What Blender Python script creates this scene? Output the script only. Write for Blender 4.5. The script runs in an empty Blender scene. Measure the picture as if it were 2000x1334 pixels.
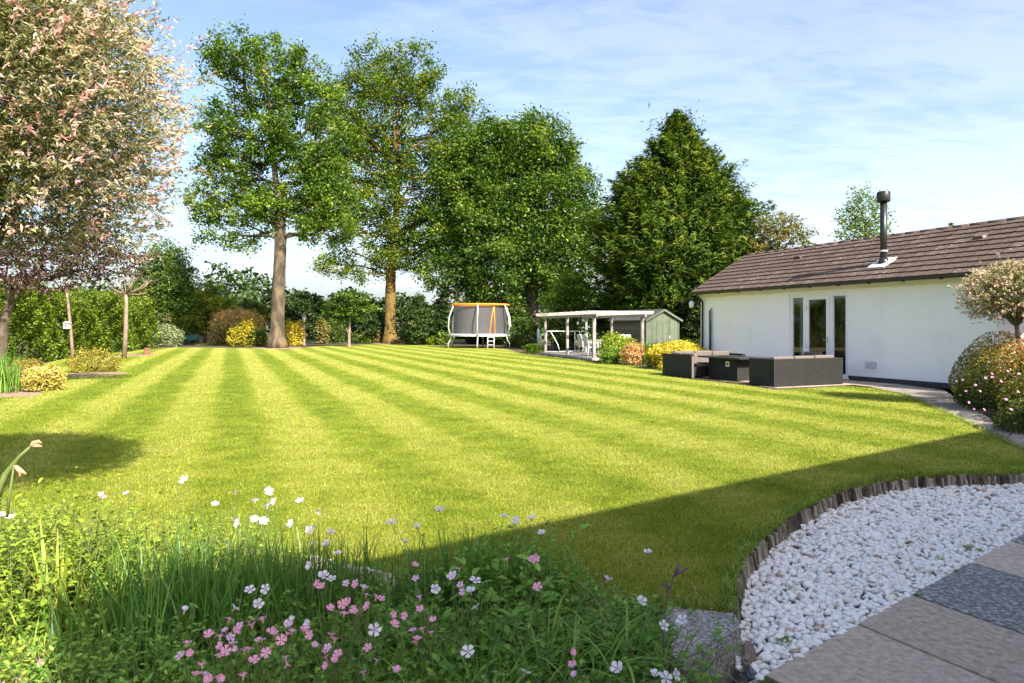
import bpy, math, random
import numpy as np
from math import radians as R, sin, cos, pi
from mathutils import Vector, Matrix

# ---------------------------------------------------------------- camera, sky, sun, exposure
scene = bpy.context.scene
COL = scene.collection
EYE = 1.45                       # camera height above the lawn
FPX = 1333.0                     # focal length in pixels of the 2000 px wide photograph (24 mm)
HZ = 638.0                       # horizon row
cam_d = bpy.data.cameras.new('camera'); cam = bpy.data.objects.new('camera', cam_d); COL.objects.link(cam)
cam.location = (0, 0, EYE); cam.rotation_euler = (R(90), 0, 0)
cam_d.lens = 24.0; cam_d.sensor_width = 36.0; cam_d.sensor_fit = 'HORIZONTAL'
cam_d.shift_y = -(667 - HZ) / 2000.0
cam_d.clip_start = 0.05; cam_d.clip_end = 2000
scene.camera = cam
scene.render.resolution_x = 1024; scene.render.resolution_y = 683

SUN_EL = 39.0
SH = Vector((-0.55, 0.835))      # direction shadows fall on the ground
world = bpy.data.worlds.new('World'); scene.world = world; world.use_nodes = True
nt = world.node_tree; nt.nodes.clear()
def N(nt, t, **kw):
    n = nt.nodes.new(t)
    for k, v in kw.items(): setattr(n, k, v)
    return n
wo = N(nt, 'ShaderNodeOutputWorld'); bg = N(nt, 'ShaderNodeBackground'); bg.inputs[1].default_value = 0.098
sky = N(nt, 'ShaderNodeTexSky', sky_type='NISHITA'); sky.sun_disc = False
sky.sun_elevation = R(SUN_EL); sky.sun_rotation = math.atan2(-SH.x, -SH.y) % (2*pi)
sky.air_density = 1.0; sky.dust_density = 2.2; sky.ozone_density = 2.5
tc = N(nt, 'ShaderNodeTexCoord'); sx = N(nt, 'ShaderNodeSeparateXYZ'); nt.links.new(tc.outputs['Generated'], sx.inputs[0])
def M2(nt, op, a, b=None, clamp=False):
    m = N(nt, 'ShaderNodeMath', operation=op); m.use_clamp = clamp
    for i, v in enumerate((a, b)):
        if v is None: continue
        if isinstance(v, (int, float)): m.inputs[i].default_value = v
        else: nt.links.new(v, m.inputs[i])
    return m.outputs[0]
zc = M2(nt, 'ADD', M2(nt, 'MAXIMUM', sx.outputs[2], 0.0), 0.22)
cx_ = M2(nt, 'DIVIDE', sx.outputs[0], zc); cy_ = M2(nt, 'DIVIDE', sx.outputs[1], zc)
cb = N(nt, 'ShaderNodeCombineXYZ'); nt.links.new(cx_, cb.inputs[0]); nt.links.new(cy_, cb.inputs[1])
mp = N(nt, 'ShaderNodeMapping'); nt.links.new(cb.outputs[0], mp.inputs[0])
mp.inputs['Rotation'].default_value = (0, 0, R(28)); mp.inputs['Scale'].default_value = (1.0, 2.3, 1)
n1 = N(nt, 'ShaderNodeTexNoise'); n1.inputs['Scale'].default_value = 1.15; n1.inputs['Detail'].default_value = 5; n1.inputs['Roughness'].default_value = 0.5
nt.links.new(mp.outputs[0], n1.inputs[0])
n2 = N(nt, 'ShaderNodeTexNoise'); n2.inputs['Scale'].default_value = 6.5; n2.inputs['Detail'].default_value = 6; n2.inputs['Roughness'].default_value = 0.58
n2.inputs['Distortion'].default_value = 0.5
nt.links.new(mp.outputs[0], n2.inputs[0])
side = M2(nt, 'MULTIPLY', sx.outputs[0], 0.42)
m = M2(nt, 'ADD', M2(nt, 'MULTIPLY', n1.outputs[0], 1.25), M2(nt, 'MULTIPLY', n2.outputs[0], 0.95))
m = M2(nt, 'ADD', m, side)
ramp = N(nt, 'ShaderNodeMapRange', interpolation_type='SMOOTHSTEP'); nt.links.new(m, ramp.inputs[0])
ramp.inputs[1].default_value = 0.88; ramp.inputs[2].default_value = 1.42; ramp.inputs[3].default_value = 0.0; ramp.inputs[4].default_value = 1.0
cmix = N(nt, 'ShaderNodeMix', data_type='RGBA'); nt.links.new(ramp.outputs[0], cmix.inputs[0])
cadd = N(nt, 'ShaderNodeMix', data_type='RGBA', blend_type='ADD'); cadd.inputs[0].default_value = 0.5   # thin cloud scatters the light of the sky round the sun
nt.links.new(sky.outputs[0], cadd.inputs[6]); cadd.inputs[7].default_value = (1.32, 1.16, 1.05, 1); nt.links.new(cadd.outputs[2], cmix.inputs[7])
hz = N(nt, 'ShaderNodeMapRange'); nt.links.new(sx.outputs[2], hz.inputs[0]); hz.inputs[1].default_value = -0.02; hz.inputs[2].default_value = 0.24
hz.inputs[3].default_value = 0.75; hz.inputs[4].default_value = 0.0
hmix = N(nt, 'ShaderNodeMix', data_type='RGBA'); nt.links.new(hz.outputs[0], hmix.inputs[0])
nt.links.new(sky.outputs[0], hmix.inputs[6]); hmix.inputs[7].default_value = (1.95, 2.3, 2.8, 1)
nt.links.new(hmix.outputs[2], cmix.inputs[6])
tint = N(nt, 'ShaderNodeMix', data_type='RGBA', blend_type='MULTIPLY'); tint.inputs[0].default_value = 1; tint.inputs[7].default_value = (1.0, .92, .86, 1)
nt.links.new(cmix.outputs[2], tint.inputs[6]); nt.links.new(tint.outputs[2], bg.inputs[0]); nt.links.new(bg.outputs[0], wo.inputs[0])

sd = bpy.data.lights.new('sun', 'SUN'); sun = bpy.data.objects.new('sun', sd); COL.objects.link(sun)
sd.energy = 3.8; sd.angle = R(0.53); sd.color = (1.0, 0.91, 0.75)
sdir = Vector((SH.x*cos(R(SUN_EL)), SH.y*cos(R(SUN_EL)), -sin(R(SUN_EL))))
sun.rotation_euler = sdir.to_track_quat('-Z', 'Y').to_euler(); sun.location = (10, -20, 30)
scene.view_settings.view_transform = 'Standard'; scene.view_settings.look = 'None'
scene.view_settings.gamma = 1.0; scene.view_settings.use_curve_mapping = False
scene.view_settings.exposure = 1.75

# ---------------------------------------------------------------- helpers
rng = np.random.default_rng(7); random.seed(7)
def G(x, y, z=0.0):
    """a point on the level z seen at photograph row/column, used when surveying the place"""
    Y = FPX*(EYE - z)/(y - HZ); return ((x-1000)/FPX*Y, Y, z)
def D(x, y, Y):
    """a point at distance Y in front of the camera"""
    return ((x-1000)/FPX*Y, Y, EYE - (y-HZ)/FPX*Y)

def tag(o, label=None, cat=None, group=None, kind=None):
    if label: o['label'] = label
    if cat: o['category'] = cat
    if group: o['group'] = group
    if kind: o['kind'] = kind
    return o
def thing(name, label, cat, loc=(0, 0, 0), rz=0, group=None):
    o = bpy.data.objects.new(name, None); COL.objects.link(o)
    o.location = loc; o.rotation_euler = (0, 0, rz); o.empty_display_size = 0.1
    return tag(o, label, cat, group)
def mesh_np(name, V, F, mats, smooth=False, attr=None, sharp=None):
    V = np.asarray(V, np.float32).reshape(-1, 3); F = np.asarray(F, np.int32)
    me = bpy.data.meshes.new(name); k = F.shape[1]
    me.vertices.add(len(V)); me.vertices.foreach_set('co', V.ravel())
    me.loops.add(F.size); me.loops.foreach_set('vertex_index', F.ravel())
    me.polygons.add(len(F)); me.polygons.foreach_set('loop_start', np.arange(len(F), dtype=np.int32)*k)
    me.polygons.foreach_set('loop_total', np.full(len(F), k, np.int32))
    if smooth: me.polygons.foreach_set('use_smooth', np.ones(len(F), bool))
    if attr is not None:
        a = me.attributes.new('tone', 'FLOAT', 'FACE'); a.data.foreach_set('value', np.asarray(attr, np.float32))
    for mt in (mats if isinstance(mats, (list, tuple)) else [mats]): me.materials.append(mt)
    me.update(); me.validate()
    return me
def obj(name, me, parent=None, loc=None, rot=None, scale=None):
    o = bpy.data.objects.new(name, me); COL.objects.link(o)
    if parent is not None: o.parent = parent
    if loc is not None: o.location = loc
    if rot is not None: o.rotation_euler = rot
    if scale is not None: o.scale = scale
    return o
class MB:
    def __init__(s): s.v = []; s.f = []; s.sm = []
    def add(s, v, f, smooth=False):
        b = len(s.v); s.v += [tuple(p) for p in v]; s.f += [tuple(b+i for i in q) for q in f]; s.sm += [smooth]*len(f); return s
    def box(s, x0, x1, y0, y1, z0, z1):
        v = [(x0,y0,z0),(x1,y0,z0),(x1,y1,z0),(x0,y1,z0),(x0,y0,z1),(x1,y0,z1),(x1,y1,z1),(x0,y1,z1)]
        return s.add(v, [(0,3,2,1),(4,5,6,7),(0,1,5,4),(1,2,6,5),(2,3,7,6),(3,0,4,7)])
    def bar(s, a, b, w, h, up=(0, 0, 1)):
        a = Vector(a); b = Vector(b); d = (b-a).normalized(); sd_ = d.cross(Vector(up))
        if sd_.length < 1e-4: sd_ = d.cross(Vector((1, 0, 0)))
        sd_.normalize(); u_ = sd_.cross(d).normalized()
        o = [(-1,-1),(1,-1),(1,1),(-1,1)]
        v = [a+sd_*(i*w/2)+u_*(j*h/2) for i, j in o]+[b+sd_*(i*w/2)+u_*(j*h/2) for i, j in o]
        return s.add(v, [(0,1,2,3),(7,6,5,4),(0,4,5,1),(1,5,6,2),(2,6,7,3),(3,7,4,0)])
    def tube(s, pts, rad, n=8, cap=True):
        pts = [Vector(p) for p in pts]
        if not isinstance(rad, (list, tuple)): rad = [rad]*len(pts)
        V = []; prev = None
        for i, p in enumerate(pts):
            d = (pts[min(i+1, len(pts)-1)]-pts[max(i-1, 0)])
            if d.length < 1e-9: d = Vector((0, 0, 1))
            d.normalize()
            if prev is None:
                a = d.orthogonal().normalized()
            else:
                a = (prev-d*prev.dot(d)); a = a.normalized() if a.length > 1e-6 else d.orthogonal().normalized()
            prev = a; b = d.cross(a)
            V += [p+(a*cos(2*pi*k/n)+b*sin(2*pi*k/n))*rad[i] for k in range(n)]
        F = []
        for i in range(len(pts)-1):
            for k in range(n):
                k2 = (k+1) % n; F.append((i*n+k, i*n+k2, (i+1)*n+k2, (i+1)*n+k))
        s.add(V, F, True)
        if cap:
            b0 = len(s.v)-len(V); L = (len(pts)-1)*n
            s.f += [tuple(b0+k for k in reversed(range(n))), tuple(b0+L+k for k in range(n))]; s.sm += [False, False]
        return s
    def poly(s, pts, z0, z1):
        n = len(pts); A = sum(pts[i][0]*pts[(i+1) % n][1]-pts[(i+1) % n][0]*pts[i][1] for i in range(n))
        if A < 0: pts = pts[::-1]
        v = [(p[0], p[1], z0) for p in pts]+[(p[0], p[1], z1) for p in pts]
        return s.add(v, [tuple(reversed(range(n))), tuple(range(n, 2*n))]+[(i, (i+1) % n, n+(i+1) % n, n+i) for i in range(n)])
    def mesh(s, name, mat, bevel=0):
        me = bpy.data.meshes.new(name); me.from_pydata(s.v, [], s.f)
        me.polygons.foreach_set('use_smooth', s.sm)
        me.materials.append(mat); me.update(); return me
    def build(s, name, mat, parent=None, bevel=0, **kw):
        o = obj(name, s.mesh(name, mat), parent, **kw)
        if bevel:
            b = o.modifiers.new('bevel', 'BEVEL'); b.width = bevel; b.segments = 2; b.limit_method = 'ANGLE'; b.angle_limit = R(50)
        return o
def box(name, mat, parent, *a, bevel=0): return MB().box(*a).build(name, mat, parent, bevel)

def unit(a): return a/np.maximum(np.linalg.norm(a, axis=-1, keepdims=True), 1e-9)
def rdir(n, r=None): r = r or rng; return unit(r.normal(size=(n, 3)))
def leaves(P, size, aspect=0.5, up=0.4, dirs=None, dirw=1.0, fold=0.25, outward=None):
    """folded leaf faces; two triangles each"""
    n = len(P); nr = rdir(n); nr[:, 2] = np.abs(nr[:, 2])+up
    if outward is not None: nr += outward
    nr = unit(nr); a = rdir(n)
    if dirs is not None: a = unit(dirs*dirw + a*0.6)
    a = unit(a-nr*(a*nr).sum(1, keepdims=True)); b = np.cross(nr, a)
    L = (size*(0.65+0.7*rng.random(n)))[:, None] if np.isscalar(size) else (size*(0.7+0.6*rng.random(n)))[:, None]
    W = L*aspect
    V = np.stack([P-a*L/2, P+b*W/2+nr*W*fold-a*L*0.05, P+a*L/2-nr*L*0.08, P-b*W/2+nr*W*fold-a*L*0.05], 1)
    i = np.arange(n)[:, None]*4
    F = np.concatenate([i+np.array([[0, 1, 2]]), i+np.array([[0, 2, 3]])], 1).reshape(-1, 3)
    return V.reshape(-1, 3), F
class Leafset:
    def __init__(s): s.V = []; s.F = []; s.T = []; s.n = 0
    def add(s, V, F, tone):
        V = V.reshape(-1, 3); s.V.append(V); s.F.append(F+s.n); s.n += len(V)
        per = len(F)//len(tone); s.T.append(np.repeat(tone, per)); return s
    def build(s, name, mat, parent=None, smooth=False, loc=None):
        V = np.concatenate(s.V)
        if parent is not None and loc is None: V = V-np.array(parent.location, dtype=float)[None, :]
        return obj(name, mesh_np(name, V, np.concatenate(s.F), mat, smooth, np.concatenate(s.T)), parent)
def template(TV, TF, P, A, Nn, S):
    """copies of a small template shape: x along A, z along Nn"""
    Nn = unit(Nn); A = unit(A-Nn*(A*Nn).sum(1, keepdims=True)); B = np.cross(Nn, A)
    TV = np.asarray(TV, float); S = np.broadcast_to(np.asarray(S, float), (len(P),))[:, None, None]
    V = P[:, None, :]+S*(TV[None, :, 0:1]*A[:, None]+TV[None, :, 1:2]*B[:, None]+TV[None, :, 2:3]*Nn[:, None])
    F = (np.asarray(TF)[None]+(np.arange(len(P))*len(TV))[:, None, None]).reshape(-1, 3)
    return V.reshape(-1, 3), F
OVATE = ([(0,0,0),(.3,.22,.05),(.3,0,0),(.3,-.22,.05),(.65,.2,.03),(.65,0,-.03),(.65,-.2,.03),(1,0,-.16)],
         [(0,2,1),(0,3,2),(1,2,5),(1,5,4),(2,3,6),(2,6,5),(4,5,7),(5,6,7)])
def _palm():
    V = [(0.35, 0, 0)]; F = []; L = 7
    for i in range(L*2+1):
        a = R(-150)+R(300)*i/(L*2); r = 0.62 if i % 2 else 0.26
        V.append((0.35+r*cos(a), r*sin(a), 0.06*(1 if i % 2 else -1)))
    for i in range(L*2): F.append((0, i+1, i+2))
    return V, F
PALM = _palm()
def blades(P, H, W, lean, seg=4, az=None, droop=0.0, tipw=0.05):
    """curving strap leaves; quads"""
    n = len(P); az = rng.random(n)*2*pi if az is None else az
    H = np.broadcast_to(H, (n,)).astype(float); W = np.broadcast_to(W, (n,)).astype(float); lean = np.broadcast_to(lean, (n,)).astype(float)
    d = np.stack([np.cos(az), np.sin(az), 0*az], 1); tw = az+pi/2+rng.normal(0, .5, n); wv = np.stack([np.cos(tw), np.sin(tw), 0*tw], 1)
    rows = []
    for i in range(seg+1):
        t = i/seg; c = P+d*(H*lean*t**1.8)[:, None]+np.array([0, 0, 1.])*(H*(t-droop*lean*t**3))[:, None]
        w = W*(1-t**2.2)*(0.55+0.45*min(1, t*3+.3))+W*tipw
        rows += [c-wv*w[:, None]/2, c+wv*w[:, None]/2]
    V = np.stack(rows, 1); k = 2*(seg+1)
    q = np.array([(2*i, 2*i+1, 2*i+3, 2*i+2) for i in range(seg)])
    F = (q[None]+(np.arange(n)*k)[:, None, None]).reshape(-1, 4)
    return V.reshape(-1, 3), F, seg
def inpoly(X, Y, poly):
    ins = np.zeros(len(X), bool); n = len(poly)
    for i in range(n):
        x0, y0 = poly[i][:2]; x1, y1 = poly[(i+1) % n][:2]
        c = ((y0 > Y) != (y1 > Y)) & (X < (x1-x0)*(Y-y0)/((y1-y0) or 1e-9)+x0); ins ^= c
    return ins

# ---------------------------------------------------------------- materials
def newmat(name):
    m = bpy.data.materials.new(name); m.use_nodes = True; t = m.node_tree; t.nodes.clear()
    return m, t, N(t, 'ShaderNodeOutputMaterial')
def rampn(t, fac, cols):
    r = N(t, 'ShaderNodeValToRGB'); t.links.new(fac, r.inputs[0]); e = r.color_ramp.elements
    e[0].position = cols[0][0]; e[0].color = (*cols[0][1], 1); e[1].position = cols[-1][0]; e[1].color = (*cols[-1][1], 1)
    for p, c in cols[1:-1]:
        x = e.new(p); x.color = (*c, 1)
    return r.outputs[0]
def noise(t, scale, detail=4, rough=0.6, vec=None, dim='OBJ', dist=0):
    n = N(t, 'ShaderNodeTexNoise'); n.inputs['Scale'].default_value = scale; n.inputs['Detail'].default_value = detail
    n.inputs['Roughness'].default_value = rough; n.inputs['Distortion'].default_value = dist
    if vec is None:
        if dim == 'POS': vec = N(t, 'ShaderNodeNewGeometry').outputs['Position']
        else: vec = N(t, 'ShaderNodeTexCoord').outputs['Object']
    t.links.new(vec, n.inputs['Vector']); return n.outputs[0]
def surf(name, cols, scale=8, rough=0.8, bump=0.0, bscale=None, spec=0.3, metal=0.0, dim='OBJ', detail=5, vscale=None, dist=0, jitter=0):
    m, t, o = newmat(name); p = N(t, 'ShaderNodeBsdfPrincipled'); t.links.new(p.outputs[0], o.inputs[0])
    vec = None
    if vscale:
        mp = N(t, 'ShaderNodeMapping'); mp.inputs['Scale'].default_value = vscale
        t.links.new(N(t, 'ShaderNodeTexCoord').outputs['Object'], mp.inputs[0]); vec = mp.outputs[0]
    f = noise(t, scale, detail, .62, vec, dim, dist)
    if jitter:
        oi = N(t, 'ShaderNodeObjectInfo'); f = M2(t, 'ADD', f, M2(t, 'MULTIPLY', M2(t, 'SUBTRACT', oi.outputs['Random'], 0.5), jitter))
    if len(cols) == 1: cols = [cols[0], cols[0]]
    if not isinstance(cols[0][0], (int, float)) or len(cols[0]) == 3:
        cols = [(0.32+0.36*i/(len(cols)-1), c) for i, c in enumerate(cols)]
    t.links.new(rampn(t, f, cols), p.inputs['Base Color'])
    p.inputs['Roughness'].default_value = rough; p.inputs['Specular IOR Level'].default_value = spec; p.inputs['Metallic'].default_value = metal
    if bump:
        b = N(t, 'ShaderNodeBump'); b.inputs['Strength'].default_value = bump; b.inputs['Distance'].default_value = 0.02
        t.links.new(noise(t, bscale or scale*3, 6, .65, vec, dim), b.inputs['Height']); t.links.new(b.outputs[0], p.inputs['Normal'])
    return m
def leafmat(name, cols, trans=0.38, gloss=0.02, tcol=(1.0, 1.1, 0.45), k=1.35):
    cols = [(p, tuple(min(.85, x*k) for x in c)) for p, c in cols]
    m, t, o = newmat(name)
    at = N(t, 'ShaderNodeAttribute', attribute_name='tone')
    c = rampn(t, at.outputs['Fac'], cols)
    nz = noise(t, 1.4, 3, .6, dim='POS')
    mr = N(t, 'ShaderNodeMapRange'); t.links.new(nz, mr.inputs[0]); mr.inputs[1].default_value = .3; mr.inputs[2].default_value = .7; mr.inputs[3].default_value = .78; mr.inputs[4].default_value = 1.22
    mx = N(t, 'ShaderNodeMix', data_type='RGBA', blend_type='MULTIPLY'); mx.inputs[0].default_value = 1
    t.links.new(c, mx.inputs[6]); t.links.new(mr.outputs[0], mx.inputs[7])
    d = N(t, 'ShaderNodeBsdfDiffuse'); t.links.new(mx.outputs[2], d.inputs[0])
    tr = N(t, 'ShaderNodeBsdfTranslucent'); tm = N(t, 'ShaderNodeMix', data_type='RGBA', blend_type='MULTIPLY'); tm.inputs[0].default_value = 1
    t.links.new(mx.outputs[2], tm.inputs[6]); tm.inputs[7].default_value = (*tcol, 1); t.links.new(tm.outputs[2], tr.inputs[0])
    s1 = N(t, 'ShaderNodeMixShader'); s1.inputs[0].default_value = trans; t.links.new(d.outputs[0], s1.inputs[1]); t.links.new(tr.outputs[0], s1.inputs[2])
    g = N(t, 'ShaderNodeBsdfGlossy'); g.inputs['Roughness'].default_value = 0.42
    s2 = N(t, 'ShaderNodeMixShader'); s2.inputs[0].default_value = gloss; t.links.new(s1.outputs[0], s2.inputs[1]); t.links.new(g.outputs[0], s2.inputs[2])
    t.links.new(s2.outputs[0], o.inputs[0]); return m

# mown stripes run away to the left, in the same direction as the annexe wall
def lawn_color(t, tone=None):
    pos = N(t, 'ShaderNodeNewGeometry').outputs['Position']; s = N(t, 'ShaderNodeSeparateXYZ'); t.links.new(pos, s.inputs[0])
    p = M2(t, 'ADD', M2(t, 'MULTIPLY', s.outputs[0], .924), M2(t, 'MULTIPLY', s.outputs[1], .381))
    wob = noise(t, 0.5, 3, .6, dim='POS'); p = M2(t, 'ADD', p, M2(t, 'MULTIPLY', M2(t, 'SUBTRACT', wob, .5), 0.45))
    fine = noise(t, 14, 4, .7, dim='POS'); p = M2(t, 'ADD', p, M2(t, 'MULTIPLY', M2(t, 'SUBTRACT', fine, .5), 0.34))
    c = M2(t, 'COSINE', M2(t, 'MULTIPLY', M2(t, 'SUBTRACT', p, 0.10), 2*pi/1.5))
    st = N(t, 'ShaderNodeMapRange', interpolation_type='SMOOTHSTEP'); t.links.new(c, st.inputs[0]); st.inputs[1].default_value = -.75; st.inputs[2].default_value = .75
    big = noise(t, 0.22, 4, .65, dim='POS'); mid = noise(t, 2.3, 5, .7, dim='POS')
    # less contrast near the house, where the mower turned
    near = N(t, 'ShaderNodeMapRange'); t.links.new(s.outputs[1], near.inputs[0]); near.inputs[1].default_value = 5; near.inputs[2].default_value = 16; near.inputs[3].default_value = .28; near.inputs[4].default_value = .64
    f = M2(t, 'MULTIPLY', M2(t, 'SUBTRACT', st.outputs[0], .5), near.outputs[0])
    f = M2(t, 'ADD', f, M2(t, 'MULTIPLY', M2(t, 'SUBTRACT', mid, .5), 1.7)); f = M2(t, 'ADD', f, M2(t, 'MULTIPLY', M2(t, 'SUBTRACT', big, .5), .9))
    f = M2(t, 'ADD', f, 0.5, True)
    col = rampn(t, f, [(0, (.345, .360, .080)), (.33, (.285, .320, .046)), (.66, (.205, .260, .025)), (1, (.128, .188, .015))])
    vf = noise(t, 55, 3, .8, dim='POS')
    vr = N(t, 'ShaderNodeMapRange'); t.links.new(vf, vr.inputs[0]); vr.inputs[1].default_value = .3; vr.inputs[2].default_value = .72; vr.inputs[3].default_value = .5; vr.inputs[4].default_value = 1.4
    mx = N(t, 'ShaderNodeMix', data_type='RGBA', blend_type='MULTIPLY'); mx.inputs[0].default_value = 1; t.links.new(col, mx.inputs[6]); t.links.new(vr.outputs[0], mx.inputs[7])
    # straw-coloured dry bits
    dry = noise(t, 33, 5, .7, dim='POS'); dr = N(t, 'ShaderNodeMapRange'); t.links.new(dry, dr.inputs[0]); dr.inputs[1].default_value = .56; dr.inputs[2].default_value = .68; dr.inputs[4].default_value = .6
    m2 = N(t, 'ShaderNodeMix', data_type='RGBA'); t.links.new(dr.outputs[0], m2.inputs[0]); t.links.new(mx.outputs[2], m2.inputs[6]); m2.inputs[7].default_value = (.34, .30, .12, 1)
    return m2.outputs[2]
def make_lawn_mat():
    m, t, o = newmat('lawn_surface'); p = N(t, 'ShaderNodeBsdfPrincipled'); t.links.new(p.outputs[0], o.inputs[0])
    t.links.new(lawn_color(t), p.inputs['Base Color']); p.inputs['Roughness'].default_value = .9; p.inputs['Specular IOR Level'].default_value = .1
    b = N(t, 'ShaderNodeBump'); b.inputs['Strength'].default_value = .9; b.inputs['Distance'].default_value = .03
    t.links.new(noise(t, 60, 6, .8, dim='POS'), b.inputs['Height']); t.links.new(b.outputs[0], p.inputs['Normal']); return m
def make_blade_mat():
    m, t, o = newmat('lawn_blade'); c = lawn_color(t)
    at = N(t, 'ShaderNodeAttribute', attribute_name='tone'); mr = N(t, 'ShaderNodeMapRange'); t.links.new(at.outputs['Fac'], mr.inputs[0]); mr.inputs[3].default_value = .5; mr.inputs[4].default_value = 1.75
    mx = N(t, 'ShaderNodeMix', data_type='RGBA', blend_type='MULTIPLY'); mx.inputs[0].default_value = 1; t.links.new(c, mx.inputs[6]); t.links.new(mr.outputs[0], mx.inputs[7])
    d = N(t, 'ShaderNodeBsdfDiffuse'); tr = N(t, 'ShaderNodeBsdfTranslucent'); s1 = N(t, 'ShaderNodeMixShader'); s1.inputs[0].default_value = .35
    t.links.new(mx.outputs[2], d.inputs[0]); t.links.new(mx.outputs[2], tr.inputs[0]); t.links.new(d.outputs[0], s1.inputs[1]); t.links.new(tr.outputs[0], s1.inputs[2])
    t.links.new(s1.outputs[0], o.inputs[0]); return m
MT = {}
MT['lawn'] = make_lawn_mat(); MT['blade'] = make_blade_mat()
MT['soil'] = surf('soil', [(.035, .024, .016), (.085, .06, .04), (.13, .10, .07)], 9, .95, .8, dim='POS')
MT['mulch'] = surf('mulch', [(.16, .10, .07), (.30, .21, .15), (.36, .27, .2)], 12, .95, .8, dim='POS')
MT['rough'] = surf('rough_grass', [(.05, .075, .02), (.09, .13, .03), (.13, .17, .05)], 3, .95, .5, dim='POS')
MT['gravel_bed'] = surf('gravel_bed', [(.10, .09, .08), (.5, .48, .45)], 40, .95, .6, dim='POS')
def pebmat(name, cols, jit=.5): return surf(name, cols, 30, .55, .15, 90, spec=.4, jitter=jit)
MT['pebble'] = pebmat('white_pebble', [(.26, (.62, .55, .47)), (.38, (.84, .82, .79)), (.7, (.90, .89, .87))], .25)
MT['pebble_tan'] = pebmat('tan_pebble', [(.3, (.34, .25, .19)), (.7, (.62, .50, .42))], .6)
MT['slab_pink'] = surf('slab_pink', [(.26, (.17, .13, .10)), (.40, (.35, .285, .225)), (.56, (.46, .38, .305)), (.75, (.60, .52, .43))], 26, .8, .6, 90, dim='POS', detail=8, jitter=.25)
MT['slab_grey'] = surf('slab_grey', [(.30, (.07, .072, .07)), (.5, (.18, .185, .18)), (.68, (.50, .50, .48))], 42, .75, .5, 60, dim='POS', detail=8)
MT['path'] = surf('path_paving', [(.25, (.12, .105, .095)), (.5, (.22, .20, .18)), (.75, (.30, .27, .245))], 5, .85, .4, 50, dim='POS', detail=8, jitter=.3)
MT['patio'] = surf('patio_paving', [(.25, (.30, .24, .21)), (.75, (.46, .38, .34))], 4, .85, .3, 50, dim='POS', detail=7, jitter=.3)
MT['block'] = surf('rough_concrete', [(.30, (.08, .07, .055)), (.43, (.24, .225, .20)), (.54, (.42, .40, .37)), (.68, (.70, .68, .64))], 62, .95, 1.0, 70, dim='POS', detail=8)
MT['brown_stone'] = surf('brown_stone', [(.16, .12, .10), (.27, .21, .18)], 18, .8, .5, dim='POS')
MT['slate'] = surf('slate', [(.07, .09, .11), (.14, .17, .2)], 18, .6, .4, dim='POS')
MT['log'] = surf('weathered_log', [(.22, (.045, .032, .022)), (.42, (.14, .11, .08)), (.58, (.25, .21, .16)), (.78, (.42, .38, .32))], 20, .9, .8, vscale=(1.0, 1.0, .22), jitter=.62)
MT['render'] = surf('white_render', [(.28, (.80, .80, .78)), (.45, (.87, .87, .86)), (.7, (.90, .90, .89))], 1.1, .85, .12, 60, spec=.2)
MT['render_main'] = surf('main_render', [(.82, .82, .80), (.86, .86, .84)], 6, .85, .12, 60, spec=.2)
MT['plinth'] = surf('dark_plinth', [(.03, .035, .045), (.055, .06, .07)], 12, .6, .2)
MT['tile'] = surf('brown_roof_tile', [(.2, (.040, .028, .024)), (.42, (.080, .056, .047)), (.60, (.115, .083, .070)), (.675, (.14, .108, .094)), (.70, (.42, .39, .36))], 17, .85, .35, 50, detail=8, jitter=.16, dim='POS')
MT['black'] = surf('black_paint', [(.012, .012, .013), (.02, .02, .022)], 6, .38, spec=.5)
MT['gutter'] = surf('dark_gutter', [(.018, .02, .025), (.03, .033, .04)], 6, .4, spec=.5)
MT['cream'] = surf('cream_soffit', [(.62, .60, .50), (.70, .68, .58)], 5, .6)
MT['upvc'] = surf('white_frame', [(.80, .80, .80), (.84, .84, .84)], 4, .35, spec=.5)
MT['lead'] = surf('flashing', [(.38, .40, .43), (.62, .63, .65)], 14, .5, .3)
MT['rattan'] = surf('dark_rattan', [(.010, .011, .011), (.024, .023, .022)], 120, .6, .5, 160, spec=.35, detail=2)
MT['rattan_top'] = surf('table_top', [(.018, .020, .023), (.032, .034, .038)], 10, .45, spec=.5)
def weave():
    m, t, o = newmat('rattan_weave'); p = N(t, 'ShaderNodeBsdfPrincipled'); t.links.new(p.outputs[0], o.inputs[0]); tcn = N(t, 'ShaderNodeTexCoord')
    w1 = N(t, 'ShaderNodeTexWave', wave_type='BANDS', bands_direction='Z'); w1.inputs['Scale'].default_value = 14; w1.inputs['Distortion'].default_value = .6; t.links.new(tcn.outputs['Object'], w1.inputs['Vector'])
    nz = noise(t, 5, 5, .7); f = M2(t, 'ADD', M2(t, 'MULTIPLY', w1.outputs['Fac'], .35), M2(t, 'MULTIPLY', nz, .65))
    t.links.new(rampn(t, f, [(.2, (.006, .006, .007)), (.5, (.014, .014, .0145)), (.8, (.032, .032, .032))]), p.inputs['Base Color']); p.inputs['Roughness'].default_value = .55; p.inputs['Specular IOR Level'].default_value = .3
    b = N(t, 'ShaderNodeBump'); b.inputs['Strength'].default_value = .5; b.inputs['Distance'].default_value = .01; t.links.new(w1.outputs['Fac'], b.inputs['Height']); t.links.new(b.outputs[0], p.inputs['Normal']); return m
MT['rattan'] = weave()
MT['cushion'] = surf('taupe_cushion', [(.13, .108, .10), (.17, .145, .135)], 40, .95, .2)
MT['metal'] = surf('galvanised_metal', [(.42, .44, .46), (.58, .6, .62)], 10, .35, spec=.6, metal=.4)
MT['orange'] = surf('orange_foam', [(.80, .22, .02), (.9, .32, .04)], 10, .7)
MT['white_plastic'] = surf('white_plastic', [(.72, .73, .75), (.8, .81, .83)], 6, .4, spec=.5)
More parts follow.
